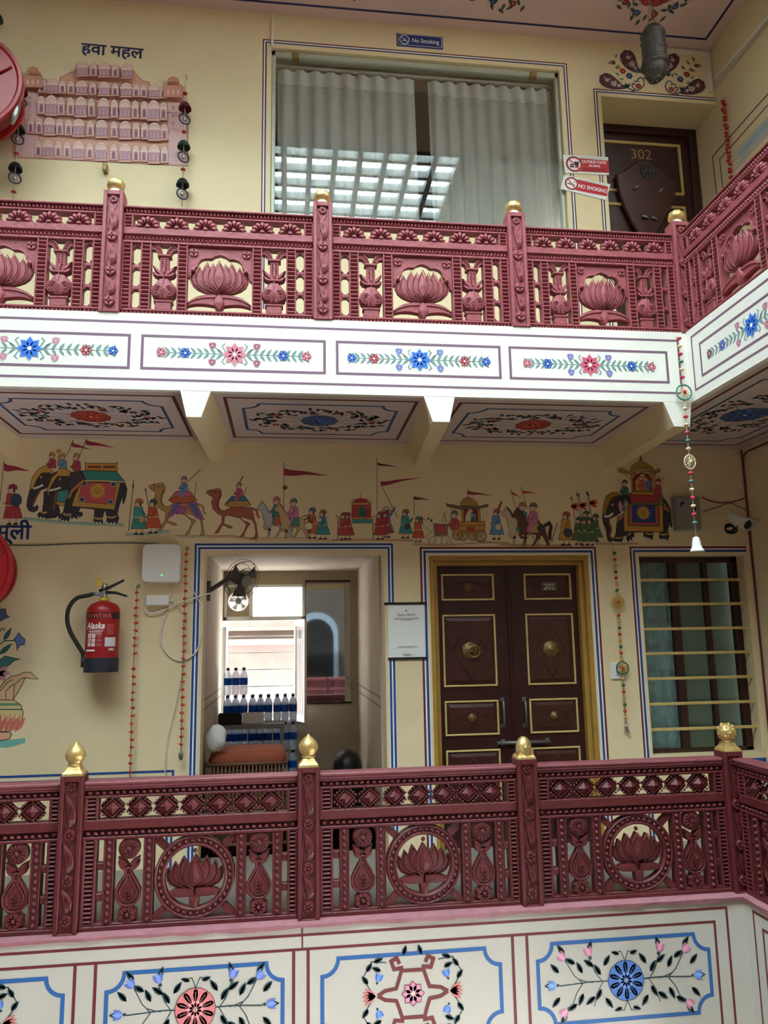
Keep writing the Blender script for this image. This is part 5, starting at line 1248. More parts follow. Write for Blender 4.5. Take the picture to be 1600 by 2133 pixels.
# peg
q = onY(220, 350, YB-.02); t = recentre(B().cbox((q[0]-.016, YB-.05, q[2]-.035), (q[0]+.014, YB, q[2]+.03), .006).build('wall_peg', 'brass')); tag(t, 'small weathered metal peg in the wall under the painted palace', 'peg')
# hangings with umbrellas and rings
M['velvetred'] = mat('dark_red_velvet', (92,18,26), .9); M['velvetgreen'] = mat('dark_green_velvet', (36,50,36), .9); M['velvetblack'] = mat('black_velvet', (26,24,30), .9); M['beadred'] = mat('red_bead', (176,34,48), .6); M['ringnavy'] = mat('navy_wrapped_ring', (46,52,84), .6)
def umbrellas(label, x, items, ztop, zbot):
    Y = YB-.075; t = thing('umbrella_hanging', label, 'wall hanging', (x, Y, zbot), 0, 'umbrella hangings')
    s_ = B(); chain(s_, [(x, YB, ztop), (x, Y, ztop-.02), (x, Y, (ztop+zbot)/2), (x, Y, zbot)], .004); s_.build('string', 'string', t, world=True)
    for kind, z in items:
        b = B()
        if kind == 'r': b.ball((x, Y, z), .016, 8, 5, 1.2, 1.2, .7); b.build('red_bead', 'beadred', t, world=True)
        elif kind == 'o':
            b.tube([(x+.038*math.cos(a), Y+.02*math.cos(a), z+.042*math.sin(a)) for a in np.linspace(0, 2*PI, 17)], .006, 6); b.build('wrapped_ring', 'ringnavy', t, world=True)
            e = B(); e.ball((x, Y-.004, z-.004), .017, 8, 6, 1, 1, 1.2); e.build('ring_bell', 'metal', t, world=True)
        else:
            R = []
            for r, h in ((.008, .03), (.028, .018), (.046, -.008), (.050, -.028), (.042, -.026), (.008, .0)):
                R.append([(x+r*math.cos(2*PI*k/16), Y+r*math.sin(2*PI*k/16), z+h-(.008 if (k % 2 and r > .04) else 0)) for k in range(16)])
            b.rings(R); b.build('umbrella_top', {'U': 'velvetred', 'G': 'velvetgreen', 'K': 'velvetblack'}[kind], t, world=True)
zz = lambda x, y: onY(x, y, YB-.075)[2]
umbrellas('hanging of velvet umbrellas and rings beside the bare wall and window', onY(383, 300, YB-.075)[0], [('r', zz(387,195)), ('U', zz(385,220)), ('o', zz(384,248)), ('r', zz(383,275)), ('G', zz(382,300)), ('o', zz(381,327)), ('r', zz(381,353)), ('K', zz(379,379)), ('o', zz(378,404))], zz(389,150), zz(378,430))
umbrellas('hanging of velvet umbrellas and rings beside the red hose reel', onY(41, 267, YB-.075)[0]-.01, [('U', zz(51,187)), ('o', zz(48,213)), ('r', zz(42,240)), ('G', zz(41,265)), ('o', zz(39,290)), ('r', zz(37,320)), ('K', zz(34,346)), ('o', zz(32,371)), ('r', zz(32,400))], zz(52,165), zz(32,420))
# hose reels
def reel(label, cx_, cz, r, noz):
    Y0, Y1 = 5.12, 5.40; t = thing('hose_reel', label, 'hose reel', (cx_, (Y0+Y1)/2, cz-r), 0, 'fire hose reels')
    b = B(); b.lathe([(.02,.012),(r*.55,.012),(r*.6,.004),(r*.9,.004),(r*.94,.014),(r,.012),(r,-.02),(r*.96,-.024)], (cx_, Y0, cz), 48, 'y', smooth=False); b.build('reel_disc', 'red', t, world=True)
    for k in range(5): a = 2*PI*k/5+.3; bb = B(); bb.tube([(cx_+r*.62*math.cos(a), Y0-.012, cz+r*.62*math.sin(a)), (cx_+r*.86*math.cos(a+.1), Y0-.012, cz+r*.86*math.sin(a+.1))], .006, 6); bb.build('pressed_rib', 'red', t, world=True)
    b = B(); b.lathe([(r*.62,-.02),(r*.76,-.03),(r*.8,-.07),(r*.78,-.1),(r*.79,-.13),(r*.77,-.16),(r*.78,-.2),(r*.72,-.24)], (cx_, Y0, cz), 40, 'y'); b.build('wound_hose', 'hose', t, world=True)
    b = B(); b.lathe([(r*.7,-.25),(r*.8,-.255),(r*.8,-.28),(r*.2,-.285)], (cx_, Y0, cz), 40, 'y', smooth=False); b.build('back_disc', 'red', t, world=True)
    b = B(); b.box((cx_-.05, Y1-.02, cz-.06), (cx_+.05, YB-.003, cz+.06)); b.build('wall_bracket', 'red', t, world=True)
    if noz:
        A = [onY(x, y, 5.16) for x, y in ((46,178),(44,195),(37,215))]; b = B(); b.tube(A, .022, 8); b.build('hose_end', 'hosepink', t, world=True)
        A = [onY(x, y, 5.16) for x, y in ((37,213),(34,228),(30,240),(24,258))]; b = B(); b.tube(A, [.026, .024, .026, .014], 8); b.build('nozzle', 'metal', t, world=True)
M['hose'] = mat('dark_red_rubber_hose', (120,22,30), .55); M['hosepink'] = mat('dusty_pink_hose', (186,96,104), .6)
e = onY(48, 168, 5.12); reel('red fire hose reel with hanging nozzle beside the painted palace', e[0]-.385, e[2]-.03, .385, True)
e = onY(27, 1185, 5.12); reel('red fire hose reel beside the painted flower vase', e[0]-.32, e[2], .32, False)
q = onY(7, 40, YB-.06); t = recentre(B().lathe([(.015,.05),(.022,.04),(.04,.012),(.046,-.015),(.03,-.035),(.01,-.04)], (q[0]-.046, YB-.06, q[2]), 14).tube([(q[0]-.046, YB-.06, q[2]+.04), (q[0]-.046, YB, q[2]+.05)], .01, 6).build('wall_bell', 'black')); tag(t, 'small black bell-shaped fitting above the red hose reel', 'wall fitting')
# red garland on the right wall
M['petalred'] = mat('red_paper_petals', (196,48,34), .8); M['orange'] = mat('orange_paper_flowers', (204,74,36), .8)
def blossom(b, c, r, rn):
    for k in range(5): a = 2*PI*k/5+rn.uniform(0, 1); b.ball((c[0]+r*.55*math.cos(a), c[1]+r*.5*math.sin(a), c[2]+rn.uniform(-.3, .3)*r), r*.62, 6, 4)
rn = random.Random(2)
gx, gy = 3.672, 5.42; zt, zb = 5.99, 5.27
t = thing('red_garland', 'string of red paper flowers on the right wall of upper gallery', 'garland', (gx, gy, zb-.3))
s_ = B(); chain(s_, [(XU, gy, zt+.03), (gx, gy, zt), (gx, gy, zb-.3)], .003); s_.build('string', 'string', t, world=True)
b = B()
for k in range(27): blossom(b, (gx+.004*math.sin(k*2), gy+.006*math.cos(k*3), zt-.02-k*.037), .017, rn)
b.build('red_flowers', 'petalred', t, world=True, kind='stuff')
# ------------------------------------------------------------------ lower gallery: things on the wall
def wpath(P, dy=.012): return [onY(x, y, YB-dy) for x, y in P]
def smooth(P, n=6):
    P = [np.array(p, float) for p in P]; out = []
    for i in range(len(P)-1):
        p0, p1, p2, p3 = P[max(i-1, 0)], P[i], P[i+1], P[min(i+2, len(P)-1)]
        for k in range(n):
            t = k/n; out.append(.5*(2*p1+(p2-p0)*t+(2*p0-5*p1+4*p2-p3)*t*t+(3*p1-p0-3*p2+p3)*t**3))
    return out+[P[-1]]
def cable(name, label, P, r=.005, mt='wire', dy=.012):
    o = recentre(B().tube(smooth(wpath(P, dy)), r, 6).build(name, mt)); return tag(o, label, 'cable')
# fire extinguisher
ex, ey, er = -1.243, YB-.15, .108; z0, zs = 1.305, 1.70
t = thing('fire_extinguisher', 'red powder fire extinguisher with curved black hose on the wall', 'fire extinguisher', (ex, ey, z0))
b = B(); b.lathe([(er*.99,.0),(er,.02),(er,.395),(er*.96,.42),(er*.78,.448),(er*.4,.466),(.03,.47)], (ex, ey, z0), 36); b.build('cylinder', 'red', t, world=True)
b = B(); b.lathe([(er*.9,-.004),(er*1.035,-.004),(er*1.035,.09),(er*1.0,.092)], (ex, ey, z0), 36, smooth=False); M['blackblue'] = mat('black_plastic_skirt', (34,36,48), .5); b.build('base_skirt', 'blackblue', t, world=True)
M['yellow'] = mat('yellow_plastic', (206,170,40), .5)
b = B(); b.lathe([(.034,0),(.034,.022),(.024,.03)], (ex, ey, z0+.465), 16); b.build('yellow_collar', 'yellow', t, world=True)
b = B(); b.lathe([(.02,0),(.022,.02),(.018,.06),(.02,.075),(.014,.10)], (ex, ey, z0+.49), 12); b.lathe([(.017,0),(.017,.02)], (ex-.015, ey-.02, z0+.515), 12, 'y'); b.tube([(ex-.02, ey, z0+.515), (ex-.075, ey, z0+.52)], .012, 8); vlv = b.build('valve', 'metal', t, world=True)
b = B(); b.tube([(ex-.03, ey-.005, z0+.535), (ex+.03, ey-.01, z0+.56), (ex+.13, ey-.015, z0+.61)], [.014, .012, .008], 6); b.tube([(ex-.01, ey-.005, z0+.53), (ex+.08, ey-.01, z0+.525), (ex+.155, ey-.015, z0+.50)], [.012, .011, .007], 6); b.build('squeeze_handle', 'black', vlv, world=True)
b = B(); b.rings([[(ex-.03+a, ey-.03, z0+.585+c) for a, c in ((-.022,.03),(.012,.036),(.024,-.01),(-.008,-.018))], [(ex-.03+a, ey-.026, z0+.585+c) for a, c in ((-.022,.03),(.012,.036),(.024,-.01),(-.008,-.018))]]); b.build('safety_tag', 'yellow', vlv, world=True)
H_ = [(ex-.075, ey, z0+.52)]+[onY(x, y, ey-.01) for x, y in ((184,1240),(160,1246),(144,1265),(140,1290),(146,1315),(160,1340),(172,1360),(174,1372))]
b = B(); b.tube(smooth(H_, 5), .014, 8); hs = b.build('discharge_hose', 'rubber', t, world=True)
q0, q1 = onY(174, 1370, ey-.01), onY(172, 1390, ey-.01); b = B(); b.tube([q0, q1], [.016, .013], 8); b.build('nozzle', 'black', hs, world=True)
b = B(); b.box((ex-.04, ey+er-.01, z0+.2), (ex+.04, YB, z0+.26)); b.build('wall_hook', 'steel', t, world=True)
def wrapped(name, polys, dr, par, c=(ex, ey), r=er):
    """flat printing bent round the cylinder: (verts2d, faces, colour) with x = arc length from front"""
    me_v, me_f, cols = [], [], []
    for k, (V2, F, col) in enumerate(polys):
        o = len(me_v); R = r+dr+.0001*k
        me_v += [(c[0]+R*math.sin(u/r)-par.location[0], c[1]-R*math.cos(u/r)-par.location[1], v-par.location[2]) for u, v in V2]
        for f in F: me_f.append([o+i for i in f]); cols += [*lin(col), 1.]*len(f)
    me = bpy.data.meshes.new(name); me.from_pydata(me_v, [], me_f); at = me.color_attributes.new('Col', 'FLOAT_COLOR', 'CORNER'); at.data.foreach_set('color', cols); me.materials.append(M['paint'])
    o = bpy.data.objects.new(name, me); COL.objects.link(o); o.parent = par
def strip(x0, x1, za, zb, col, n=14):
    V = []; F = []
    for i in range(n+1): x = x0+(x1-x0)*i/n; V += [(x, za), (x, zb)]
    return (V, [[2*i, 2*i+2, 2*i+3, 2*i+1] for i in range(n)], col)
def wd_(s_, size, x, z, col, bold=0., sx=1., shear=0., align='CENTER'):
    V, F = text(s_, size, align, bold, sx, shear); return ([(x+a, z+c) for a, c in V], F, col)
WH = (238,232,228); FR = .0
pr = [strip(-.16, .16, z0+.348, z0+.39, (40,24,28), 20), wd_('POWDER', .042, -.012, z0+.353, (196,66,60), .0012, 1.05), wd_('Alaska', .056, -.03, z0+.285, WH, .001, .9, .25), strip(-.085, .03, z0+.279, z0+.281, WH)]
for k, (y, x0, x1) in enumerate(((.266,-.08,.03),(.258,-.07,.02),(.247,-.08,.02))): pr.append(strip(x0, x1, z0+y, z0+y+.0045, (226,196,190)))
for k, ch in enumerate('ABC'):
    z = z0+.222-k*.028; pr.append(strip(-.078, -.052, z, z+.024, WH)); pr.append(wd_(ch, .026, -.065, z+.003, (150,30,34), .0008)); pr.append(strip(-.046, -.02, z, z+.024, (226,196,190)))
    for j in range(3): pr.append(strip(-.012, .02, z+.004+j*.007, z+.006+j*.007, (206,150,146)))
pr += [strip(.04, .115, z0+.165, z0+.225, (206,196,200)), strip(-.09, -.02, z0+.135, z0+.146, WH), wd_('FIRE', .022, .085, z0+.138, WH, .0006)]
for j in range(6): pr.append(strip(.05, .10, z0+.245+j*.012, z0+.249+j*.012, (216,120,118)))
wrapped('printing', pr, .0008, t)
# router, adapter, cables
t = thing('wifi_router', 'white rounded wireless router box mounted on the cream wall', 'router', (-.884, YB-.05, 1.905))
b = B(); R = []
for y, s_ in ((YB-.005, .94), (YB-.02, 1.), (YB-.075, 1.), (YB-.09, .95)):
    ring = []
    for k in range(28):
        a = 2*PI*k/28; ca, sa = math.cos(a), math.sin(a); ring.append((-.884+.132*s_*math.copysign(abs(ca)**.24, ca), y, 2.041+.137*s_*math.copysign(abs(sa)**.24, sa)))
    R.append(ring)
b.rings(R, smooth=True); b.build('router_case', 'offwhite', t, world=True)
M['led'] = mat('green_status_light', (70,220,90), .4, emit=2.5); B().lathe([(.005,0),(.005,.002)], (-.875, YB-.090, 1.955), 8, 'y').build('status_light', 'led', t, world=True)
t = thing('power_adapter', 'small white power adapter under the router', 'adapter', (-.906, YB-.03, 1.742)); B().cbox((-.985, YB-.055, 1.745), (-.828, YB-.004, 1.818), .008).build('adapter_case', 'offwhite', t, world=True); B().tube([(-.826, YB-.03, 1.782), (-.80, YB-.03, 1.78)], .009, 6).build('cord_collar', 'offwhite', t, world=True)
cable('router_cable', 'white cable looping down from the router towards the doorway', [(352,1212),(360,1228),(358,1250),(342,1290),(335,1320),(338,1345),(352,1365),(372,1376),(395,1370),(412,1352),(420,1320)], .006, 'wire', .010)
cable('adapter_cable', 'white cable from the adapter running past the doorway border', [(300,1268),(304,1274),(316,1278),(345,1270),(372,1256),(395,1250),(415,1242),(438,1236)], .006, 'wire', .024)
cable('drop_cable', 'thin pale cable hanging down beside the orange garland', [(364,1256),(378,1270),(386,1290),(384,1340),(378,1400),(365,1470),(350,1530),(344,1580),(345,1625)], .004, 'wire', .022)
cable('wall_wire', 'grey wire running along the wall under the painted camels', [(-40,1133),(60,1136),(150,1133),(240,1131),(320,1132),(335,1135)], .005, 'steel', .008)
cable('slant_cable', 'thin pale cable slanting from the router to the doorway', [(372,1160),(385,1190),(400,1225),(412,1248),(420,1262)], .004, 'wire', .008)
# orange garlands
def orange(label, x, zt, zb, gaps=()):
    Y = YB-.06; t = thing('orange_garland', label, 'garland', (x, Y, zb), 0, 'orange flower garlands'); rn = random.Random(int(zt*100))
    s_ = B(); s_.tube([(x, YB, zt), (x, Y, zt-.01), (x-.004, Y, (zt+zb)/2), (x, Y, zb)], .003, 5); s_.build('string', 'rope', t, world=True)
    B().lathe([(.014,-.02),(.014,.004),(.006,.008)], (x, YB-.005, zt), 10, 'y').build('wall_nail', 'metal', t, world=True)
    b = B(); n = int((zt-zb)/.052)
    for k in range(n):
        if k not in gaps: blossom(b, (x+.003*math.sin(k*1.7), Y, zt-.05-k*.052), .013, rn)
    b.build('orange_flowers', 'orange', t, world=True, kind='stuff')
    return t
orange('string of orange flowers beside the fire extinguisher', -1.045, 1.885, .52, (9,))
t = orange('string of orange flowers beside the doorway border', -.715, 2.155, .76); B().ball((-.715, YB-.06, .73), .02, 8, 6, .8, .8, 1.6).build('tassel', 'steel', t, world=True)
# coloured bead strings with wheels
for n_, c in (('bgreen', (44,104,62)), ('bred', (204,44,62)), ('bgold', (206,160,66)), ('bcream', (226,206,168)), ('bteal', (84,136,126)), ('bpink', (206,62,84))): M[n_] = mat('felt_'+n_[1:], c, .8)
def wheel3(par, c, r, rim, spk, ry=1.):
    b = B(); b.tube([(c[0]+r*math.cos(a), c[1], c[2]+r*ry*math.sin(a)) for a in np.linspace(0, 2*PI, 25)], r*.12, 6); w = b.build('wheel_rim', rim, par, world=True)
    s_ = B()
    for k in range(12): a = 2*PI*k/12; s_.tube([(c[0], c[1]-.006, c[2]), (c[0]+r*.95*math.cos(a), c[1], c[2]+r*ry*.95*math.sin(a))], r*.07, 5)
    s_.build('wheel_spokes', spk, w, world=True); h = B(); h.ball((c[0], c[1]-.01, c[2]), r*.24, 8, 6); h.build('wheel_hub', 'bred' if rim != 'bcream' else 'bcream', w, world=True)
def beads(par, x, Y, zt, zb, cols, pitch, r, avoid=(), flat=.8):
    n = int((zt-zb)/pitch); groups = {}
    for k in range(n):
        z = zt-pitch*(k+.5)
        if any(abs(z-a) < w for a, w in avoid): continue
        groups.setdefault(cols[k % len(cols)], []).append(z)
    for c, zs_ in groups.items():
        for z in zs_: B().ball((x, Y, z), r, 8, 6, 1, 1, flat).build('felt_bead', c, par, world=True)
gx, gy = 2.482, YB-.03
t = thing('bead_garland', 'green, red and gold bead string with two wheels beside door', 'garland', (gx, gy, .77))
B().tube([(gx-.0, YB, 2.15), (gx, gy, 2.13), (gx, gy, .84)], .0025, 5).build('string', 'string', t, world=True)
beads(t, gx, gy, 2.13, .84, ['bgreen', 'bred', 'bgold'], .047, .014, ((1.735, .055), (1.245, .06))); wheel3(t, (gx, gy-.005, 1.735), .046, 'bgold', 'bgold'); wheel3(t, (gx, gy-.005, 1.245), .046, 'bgreen', 'bgold')
b = B(); b.ball((gx, gy, .815), .018, 8, 6, .8, .8, 1.5); b.tube([(gx, gy, .81), (gx+.03, gy, .775)], [.012, .003], 6); b.build('silver_bird_charm', 'metal', t, world=True)
gx, gy = 2.487, YR-.035
t = thing('corner_garland', 'long felt bead hanging with wheels and white bell at gallery corner', 'garland', (gx, gy, 2.0))
B().tube([(gx, YR, 3.385), (gx, gy, 3.37), (gx, gy, 2.06)], .003, 5).build('string', 'string', t, world=True)
beads(t, gx, gy, 3.385, 2.09, ['bpink', 'bcream', 'bpink', 'bteal', 'bcream'], .052, .0165, ((2.998, .06), (2.545, .055)), .62); wheel3(t, (gx, gy-.004, 2.998), .05, 'bteal', 'bcream'); wheel3(t, (gx, gy-.004, 2.545), .036, 'bcream', 'bcream', 1.25)
b = B(); b.lathe([(.008,.09),(.018,.084),(.024,.06),(.028,.03),(.04,.004),(.046,0),(.036,.002)], (gx, gy, 1.985), 16); b.build('white_bell', 'white', t, world=True)
# double door 202
YL = YB+.09
M['plate'] = mat('dark_number_plate', (34,32,28), .4)
x0, x1, _, z1 = DOOR
fr = B()
for a, c, f in (((x0, 0), (x0+.034, z1), YB-.012), ((x1-.034, 0), (x1, z1), YB-.012), ((x0, z1-.034), (x1, z1), YB-.0125), ((x0+.03, 0), (x0+.066, z1-.03), YB+.03), ((x1-.066, 0), (x1-.03, z1-.03), YB+.03), ((x0+.03, z1-.066), (x1-.03, z1-.03), YB+.0305)): fr.cbox((a[0], f, a[1]), (c[0], YB+.14, c[1]), .008)
d2_ = struct(fr, 'door_2', 'ochre')
xm = 1.664
for side, (xa, xb) in enumerate(((x0+.062, xm), (xm, x1-.062))):
    lf = B().cbox((xa, YL, .004), (xb-.002, YL+.04, z1-.062), .004); 
    L_ = lf.build('door_leaf', 'wood', d2_)
    pa, pb = (1.148, 1.555) if side == 0 else (1.79, 2.165)
    for za, zb in ((1.765, 1.965), (1.13, 1.66), (.78, 1.03), (.25, .68)):
        mould(B(), pa, pb, za, zb, YL, .014, .012).build('gold_moulding', 'golddark', L_)
        ip = B(); i0, i1, j0, j1 = pa+.018, pb-.018, za+.018, zb-.018; s_ = .03
        ip.rings([[(x, YL+.002, z) for x, z in ((i0,j0),(i1,j0),(i1,j1),(i0,j1))], [(x, YL-.010, z) for x, z in ((i0+s_,j0+s_),(i1-s_,j0+s_),(i1-s_,j1-s_),(i0+s_,j1-s_))]], cap0=False)
        mx, mz = (pa+pb)/2, (za+zb)/2; hx, hz = (pb-pa)/2-.075, (zb-za)/2-.055
        for A, C in (((mx-hx, mz), (mx, mz+hz)), ((mx, mz+hz), (mx+hx, mz)), ((mx+hx, mz), (mx, mz-hz)), ((mx, mz-hz), (mx-hx, mz))): ip.tube([(A[0], YL-.011, A[1]), (C[0], YL-.011, C[1])], .003, 4)
        ip.build('raised_panel', 'wood2', L_)
        if za < .3 or (side == 1 and za > 1.7): continue
        r = .062 if zb-za > .4 else .032
        b = B(); b.lathe([(r,0),(r*.96,.006),(r*.6,.012),(r*.55,.018),(r*.28,.022),(r*.25,.032),(r*.08,.036)], (mx, YL-.010, mz), 22, 'y'); b.build('brass_boss', 'brass', L_)
        if side == 0 and r > .05: k = B(); k.tube([(mx+.025+.042*math.cos(a), YL-.045-.012*math.sin(a), mz-.008+.042*math.sin(a)) for a in np.linspace(0, 2*PI, 21)], .006, 6); k.build('ring_knocker', 'brass', L_)
    hx_ = 1.585 if side == 0 else 1.752
    b = B(); b.tube([(hx_, YL+.0, 1.03), (hx_, YL-.035, 1.01), (hx_, YL-.04, .93), (hx_, YL-.035, .86), (hx_, YL, .84)], .009, 7); b.cbox((hx_-.016, YL-.006, 1.015), (hx_+.016, YL, 1.045), .002); b.cbox((hx_-.016, YL-.006, .825), (hx_+.016, YL, .855), .002); b.build('pull_handle', 'steel', L_)
B().cbox((xm-.014, YL-.014, .01), (xm+.014, YL, z1-.065), .005).build('meeting_strip', 'wood', d2_)
b = B(); b.tube([(1.53, YL-.022, .722), (1.93, YL-.022, .722)], .013, 8); b.cbox((1.56, YL-.018, .70), (1.59, YL, .745), .003); b.cbox((1.90, YL-.018, .70), (1.93, YL, .745), .003); b.tube([(1.72, YL-.03, .722), (1.72, YL-.05, .69)], .008, 6); b.build('slide_bolt', 'steel', d2_)
B().cbox((1.925, YL-.020, 1.832), (2.045, YL-.010, 1.90), .003).build('number_plate', 'plate', d2_)
p = on_back(YL-.020); p.stroke([(1.931, 1.838), (2.039, 1.838), (2.039, 1.894), (1.931, 1.894)], .003, (170,160,120), closed=True); p.word('202', .06, (1.985, 1.845), (196,190,160), 0, bold=.0008); p.build('door_number', d2_, 'pale number 202 on a dark plate')
# notice sheet
t = thing('paper_notice', 'white printed notice taped beside the double door', 'notice', (.862, YB-.004, 1.345))
b = B(); R = []
for i in range(9):
    x = .728+.27*i/8; w = .003*math.sin(i*1.9); R.append([(x, YB-.006-w*.5-.002, 1.352+.004*math.sin(i)), (x, YB-.008-w, 1.55), (x, YB-.006-w*.4, 1.738)])
b.rings(R, False, False, True, closed=False); b.build('paper_sheet', 'white', t, world=True)
b = B(); b.cbox((.70, YB-.013, 1.735), (1.015, YB-.0105, 1.752), .0008); b.cbox((.722, YB-.013, 1.340), (1.01, YB-.0105, 1.356), .0008); b.build('black_tape', 'black', t, world=True)
p = on_back(YB-.0125); p.word('Share Wi-Fi', .028, (.862, 1.652), (70,70,76), 0); G_ = (150,148,152)
for y, a, c in ((1.636,.775,.95), (1.626,.82,.905), (1.432,.79,.935)): p.stroke([(a, y), (c, y)], .004, G_)
p.stroke([(.83, 1.366), (.895, 1.366), (.895, 1.384), (.83, 1.384)], .0015, G_, closed=True); p.stroke([(.838, 1.375), (.887, 1.375)], .005, G_); p.disc((.862, 1.69), .006, (80,80,90), 8)
p.build('printing', t)
# switch plate
t = thing('switch_plate', 'white square switch plate half hidden by the bead garland', 'switch', (2.452, YB-.008, 1.165)); B().cbox((2.402, YB-.014, 1.165), (2.50, YB-.001, 1.285), .004).build('plate', 'offwhite', t, world=True); B().cbox((2.43, YB-.019, 1.195), (2.47, YB-.013, 1.255), .003).build('rocker', 'white', t, world=True)
# barred window
x0, x1, z0, z1 = LWIN
w2 = B()
for a, c in (((x0, z0), (x0+.03, z1)), ((x1-.06, z0), (x1, z1)), ((x0, z1-.045), (x1, z1)), ((x0, z0), (x1, z0+.03))): w2.cbox((a[0], YB+.10, a[1]), (c[0], YB+.15, c[1]), .006)
w2 = struct(w2, 'window_2', 'wood')
for xa, xb in ((2.99, 3.055), (3.27, 3.31)): B().cbox((xa, YB+.11, z0), (xb, YB+.15, z1), .006).build('window_stile', 'wood', w2)
B().box((x0+.02, YB+.135, z0+.02), (x1-.03, YB+.139, z1-.03)).build('glass_pane', 'glassdark', w2)
for z in (1.905, 1.717, 1.53, 1.345, 1.158, .971, .785): B().cbox((x0, YB+.03, z-.011), (x1, YB+.042, z+.011), .003).build('window_bar', 'golddark', w2)
M['blindgrey'] = mat('grey_green_blind', (168,170,158), .8); M['bluecloth'] = mat('blue_white_ribbed_curtain', (232,242,252), .8, noise=.3, nscale=14, c2=(160,182,204), bump=.9, bscale=45)
t = recentre(B().rings([[(x0+.03+.33*i/16, YB+.175+.012*math.sin(i*1.5), z) for z in np.linspace(z0+.02, z1-.04, 6)] for i in range(17)], False, False, True, closed=False).build('ribbed_curtain', 'bluecloth')); tag(t, 'blue-white ribbed curtain behind the barred window', 'curtain')
for k, (xa, xb) in enumerate(((3.02, 3.318), (3.322, 3.56))):
    t = recentre(B().box((xa, YB+.22, z0+.02), (xb, YB+.23, z1-.03)).build('window_blind', 'blindgrey')); tag(t, ['grey-green blind behind the middle of the barred window', 'grey-green blind behind the far end of the barred window'][k], 'blind', 'window blinds')
# electric box, camera, wires
t = thing('meter_box', 'grey metal junction box beside the painted royal elephant', 'electrical box', (3.09, YB-.04, 2.28)); M['greymetal'] = mat('grey_painted_metal', (150,148,142), .5, noise=.15, nscale=12)
B().cbox((2.99, YB-.075, 2.285), (3.19, YB, 2.55), .006).build('box_body', 'greymetal', t, world=True); B().cbox((3.005, YB-.083, 2.30), (3.178, YB-.074, 2.535), .004).build('box_door', 'greymetal', t, world=True)
B().cbox((3.115, YB-.086, 2.44), (3.15, YB-.082, 2.475), .001).build('meter_window', 'black', t, world=True); B().prism([(3.02, 2.455), (3.06, 2.50), (3.02, 2.50)], YB-.082, YB-.086).build('warning_triangle', 'navy', t, world=True)
t = thing('security_camera', 'white bullet security camera on the side wall corner', 'camera', (3.45, 5.36, 2.22))
A, C = onY(1528, 1078, 5.40), onY(1556, 1092, 5.26); b = B(); d_ = (C-A)/np.linalg.norm(C-A); b.tube([A-d_*.05, A, C], [.03, .042, .042], 14); b.tube([C-d_*.005, C+d_*.03], [.046, .046], 14, caps=False); b.build('camera_body', 'offwhite', t, world=True)
b = B(); b.tube([C, C+d_*.006], .036, 14); b.build('camera_lens', 'black', t, world=True)
b = B(); b.tube([A, A+[.1, .02, -.0], (XL-.002, A[1]+.03, A[2]-.02)], .012, 8); b.build('camera_bracket', 'offwhite', t, world=True)
b = B(); c0 = A+[-.04, -.02, -.10]
for k in range(4): b.tube([(c0[0]+.05*math.cos(a)*(1-.1*k), c0[1]+.008*k, c0[2]+.028*math.sin(a)+.008*k) for a in np.linspace(0, 2*PI, 15)], .005, 5)
b.tube([tuple(c0+[.05, 0, .02]), tuple(A+[.02, 0, -.03])], .005, 5); b.build('cable_coil', 'black', t, world=True)
cable('red_wire', 'dark red wire sagging from junction box to the corner conduit', [(1462,1036),(1490,1046),(1520,1046),(1545,1040),(1562,1030)], .005, 'hose', .02); cable('brown_wire', 'brown wire drooping from junction box beneath the red wire', [(1465,1066),(1490,1058),(1520,1048),(1540,1056),(1558,1062)], .005, 'rope', .03)
struct(B().cbox((XL-.035, YB-.022, 0), (XL-.008, YB, ZF0-.04), .004), 'trim_10', 'creaml')
b = B(); b.tube(smooth([(XL-.012, YB-.03, .3), (XL-.012, YB-.03, 2.7), (XL-.012, YB-.05, 2.88), (XL-.012, YB-.3, 2.91), (XL-.012, 4.2, 2.91)]), .007, 6); tag(recentre(b.build('corner_cable', 'hose')), 'dark cable running up the lower gallery corner and along wall', 'cable')
# ------------------------------------------------------------------ storeroom behind the open doorway
M['wicker'] = mat('brown_wicker', (110,72,44), .6, noise=.35, nscale=40); M['rust'] = mat('rust_orange_cloth', (152,76,48), .85, noise=.15, nscale=8, bump=.3, bscale=12); M['blabel'] = sheer_mat('blue_bottle_label', (36,84,170), .97, .4); M['bcap'] = mat('dark_blue_cap', (30,40,86), .4)
M['water'] = sheer_mat('clear_plastic_bottle', (176,196,212), .55, .45); M['mirror'] = mat('mirror', (225,230,228), .03, metal=1.0); M['frost'] = sheer_mat('frosted_glass', (245,248,250), .35, .9)
x0, x1, z0, z1 = RWIN
wf = B()
for a, c in (((x0, z0), (x0+.03, z1)), ((x1-.03, z0), (x1, z1)), ((x0, z1-.03), (x1, z1)), ((x0, 1.685), (x1, 1.73)), ((x0, z0), (x1, z0+.03)), ((-.37, 1.71), (-.335, z1))): wf.cbox((a[0], RY-.02, a[1]), (c[0], RY+.06, c[1]), .005)
w3 = struct(wf, 'window_3', 'white')
B().box((-.34, RY+.02, 1.72), (x1-.02, RY+.025, z1-.02)).build('frosted_pane', 'frost', w3)
b = B(); c = (-.478, RY+.0, 1.88); n = 28; sq = []
for k in range(n):
    a = 2*PI*k/n; s_ = min(.125/max(abs(math.cos(a)), 1e-6), .15/max(abs(math.sin(a)), 1e-6)); sq.append((c[0]+s_*math.cos(a), c[2]+s_*math.sin(a)))
ci = circ((c[0], c[2]), .098, n)
b.rings([[(q[0], RY, q[1]) for q in sq], [(q[0], RY, q[1]) for q in ci], [(q[0], RY+.03, q[1]) for q in ci], [(q[0], RY+.03, q[1]) for q in sq]], False, False); b.build('fan_board', 'roomwall', w3)
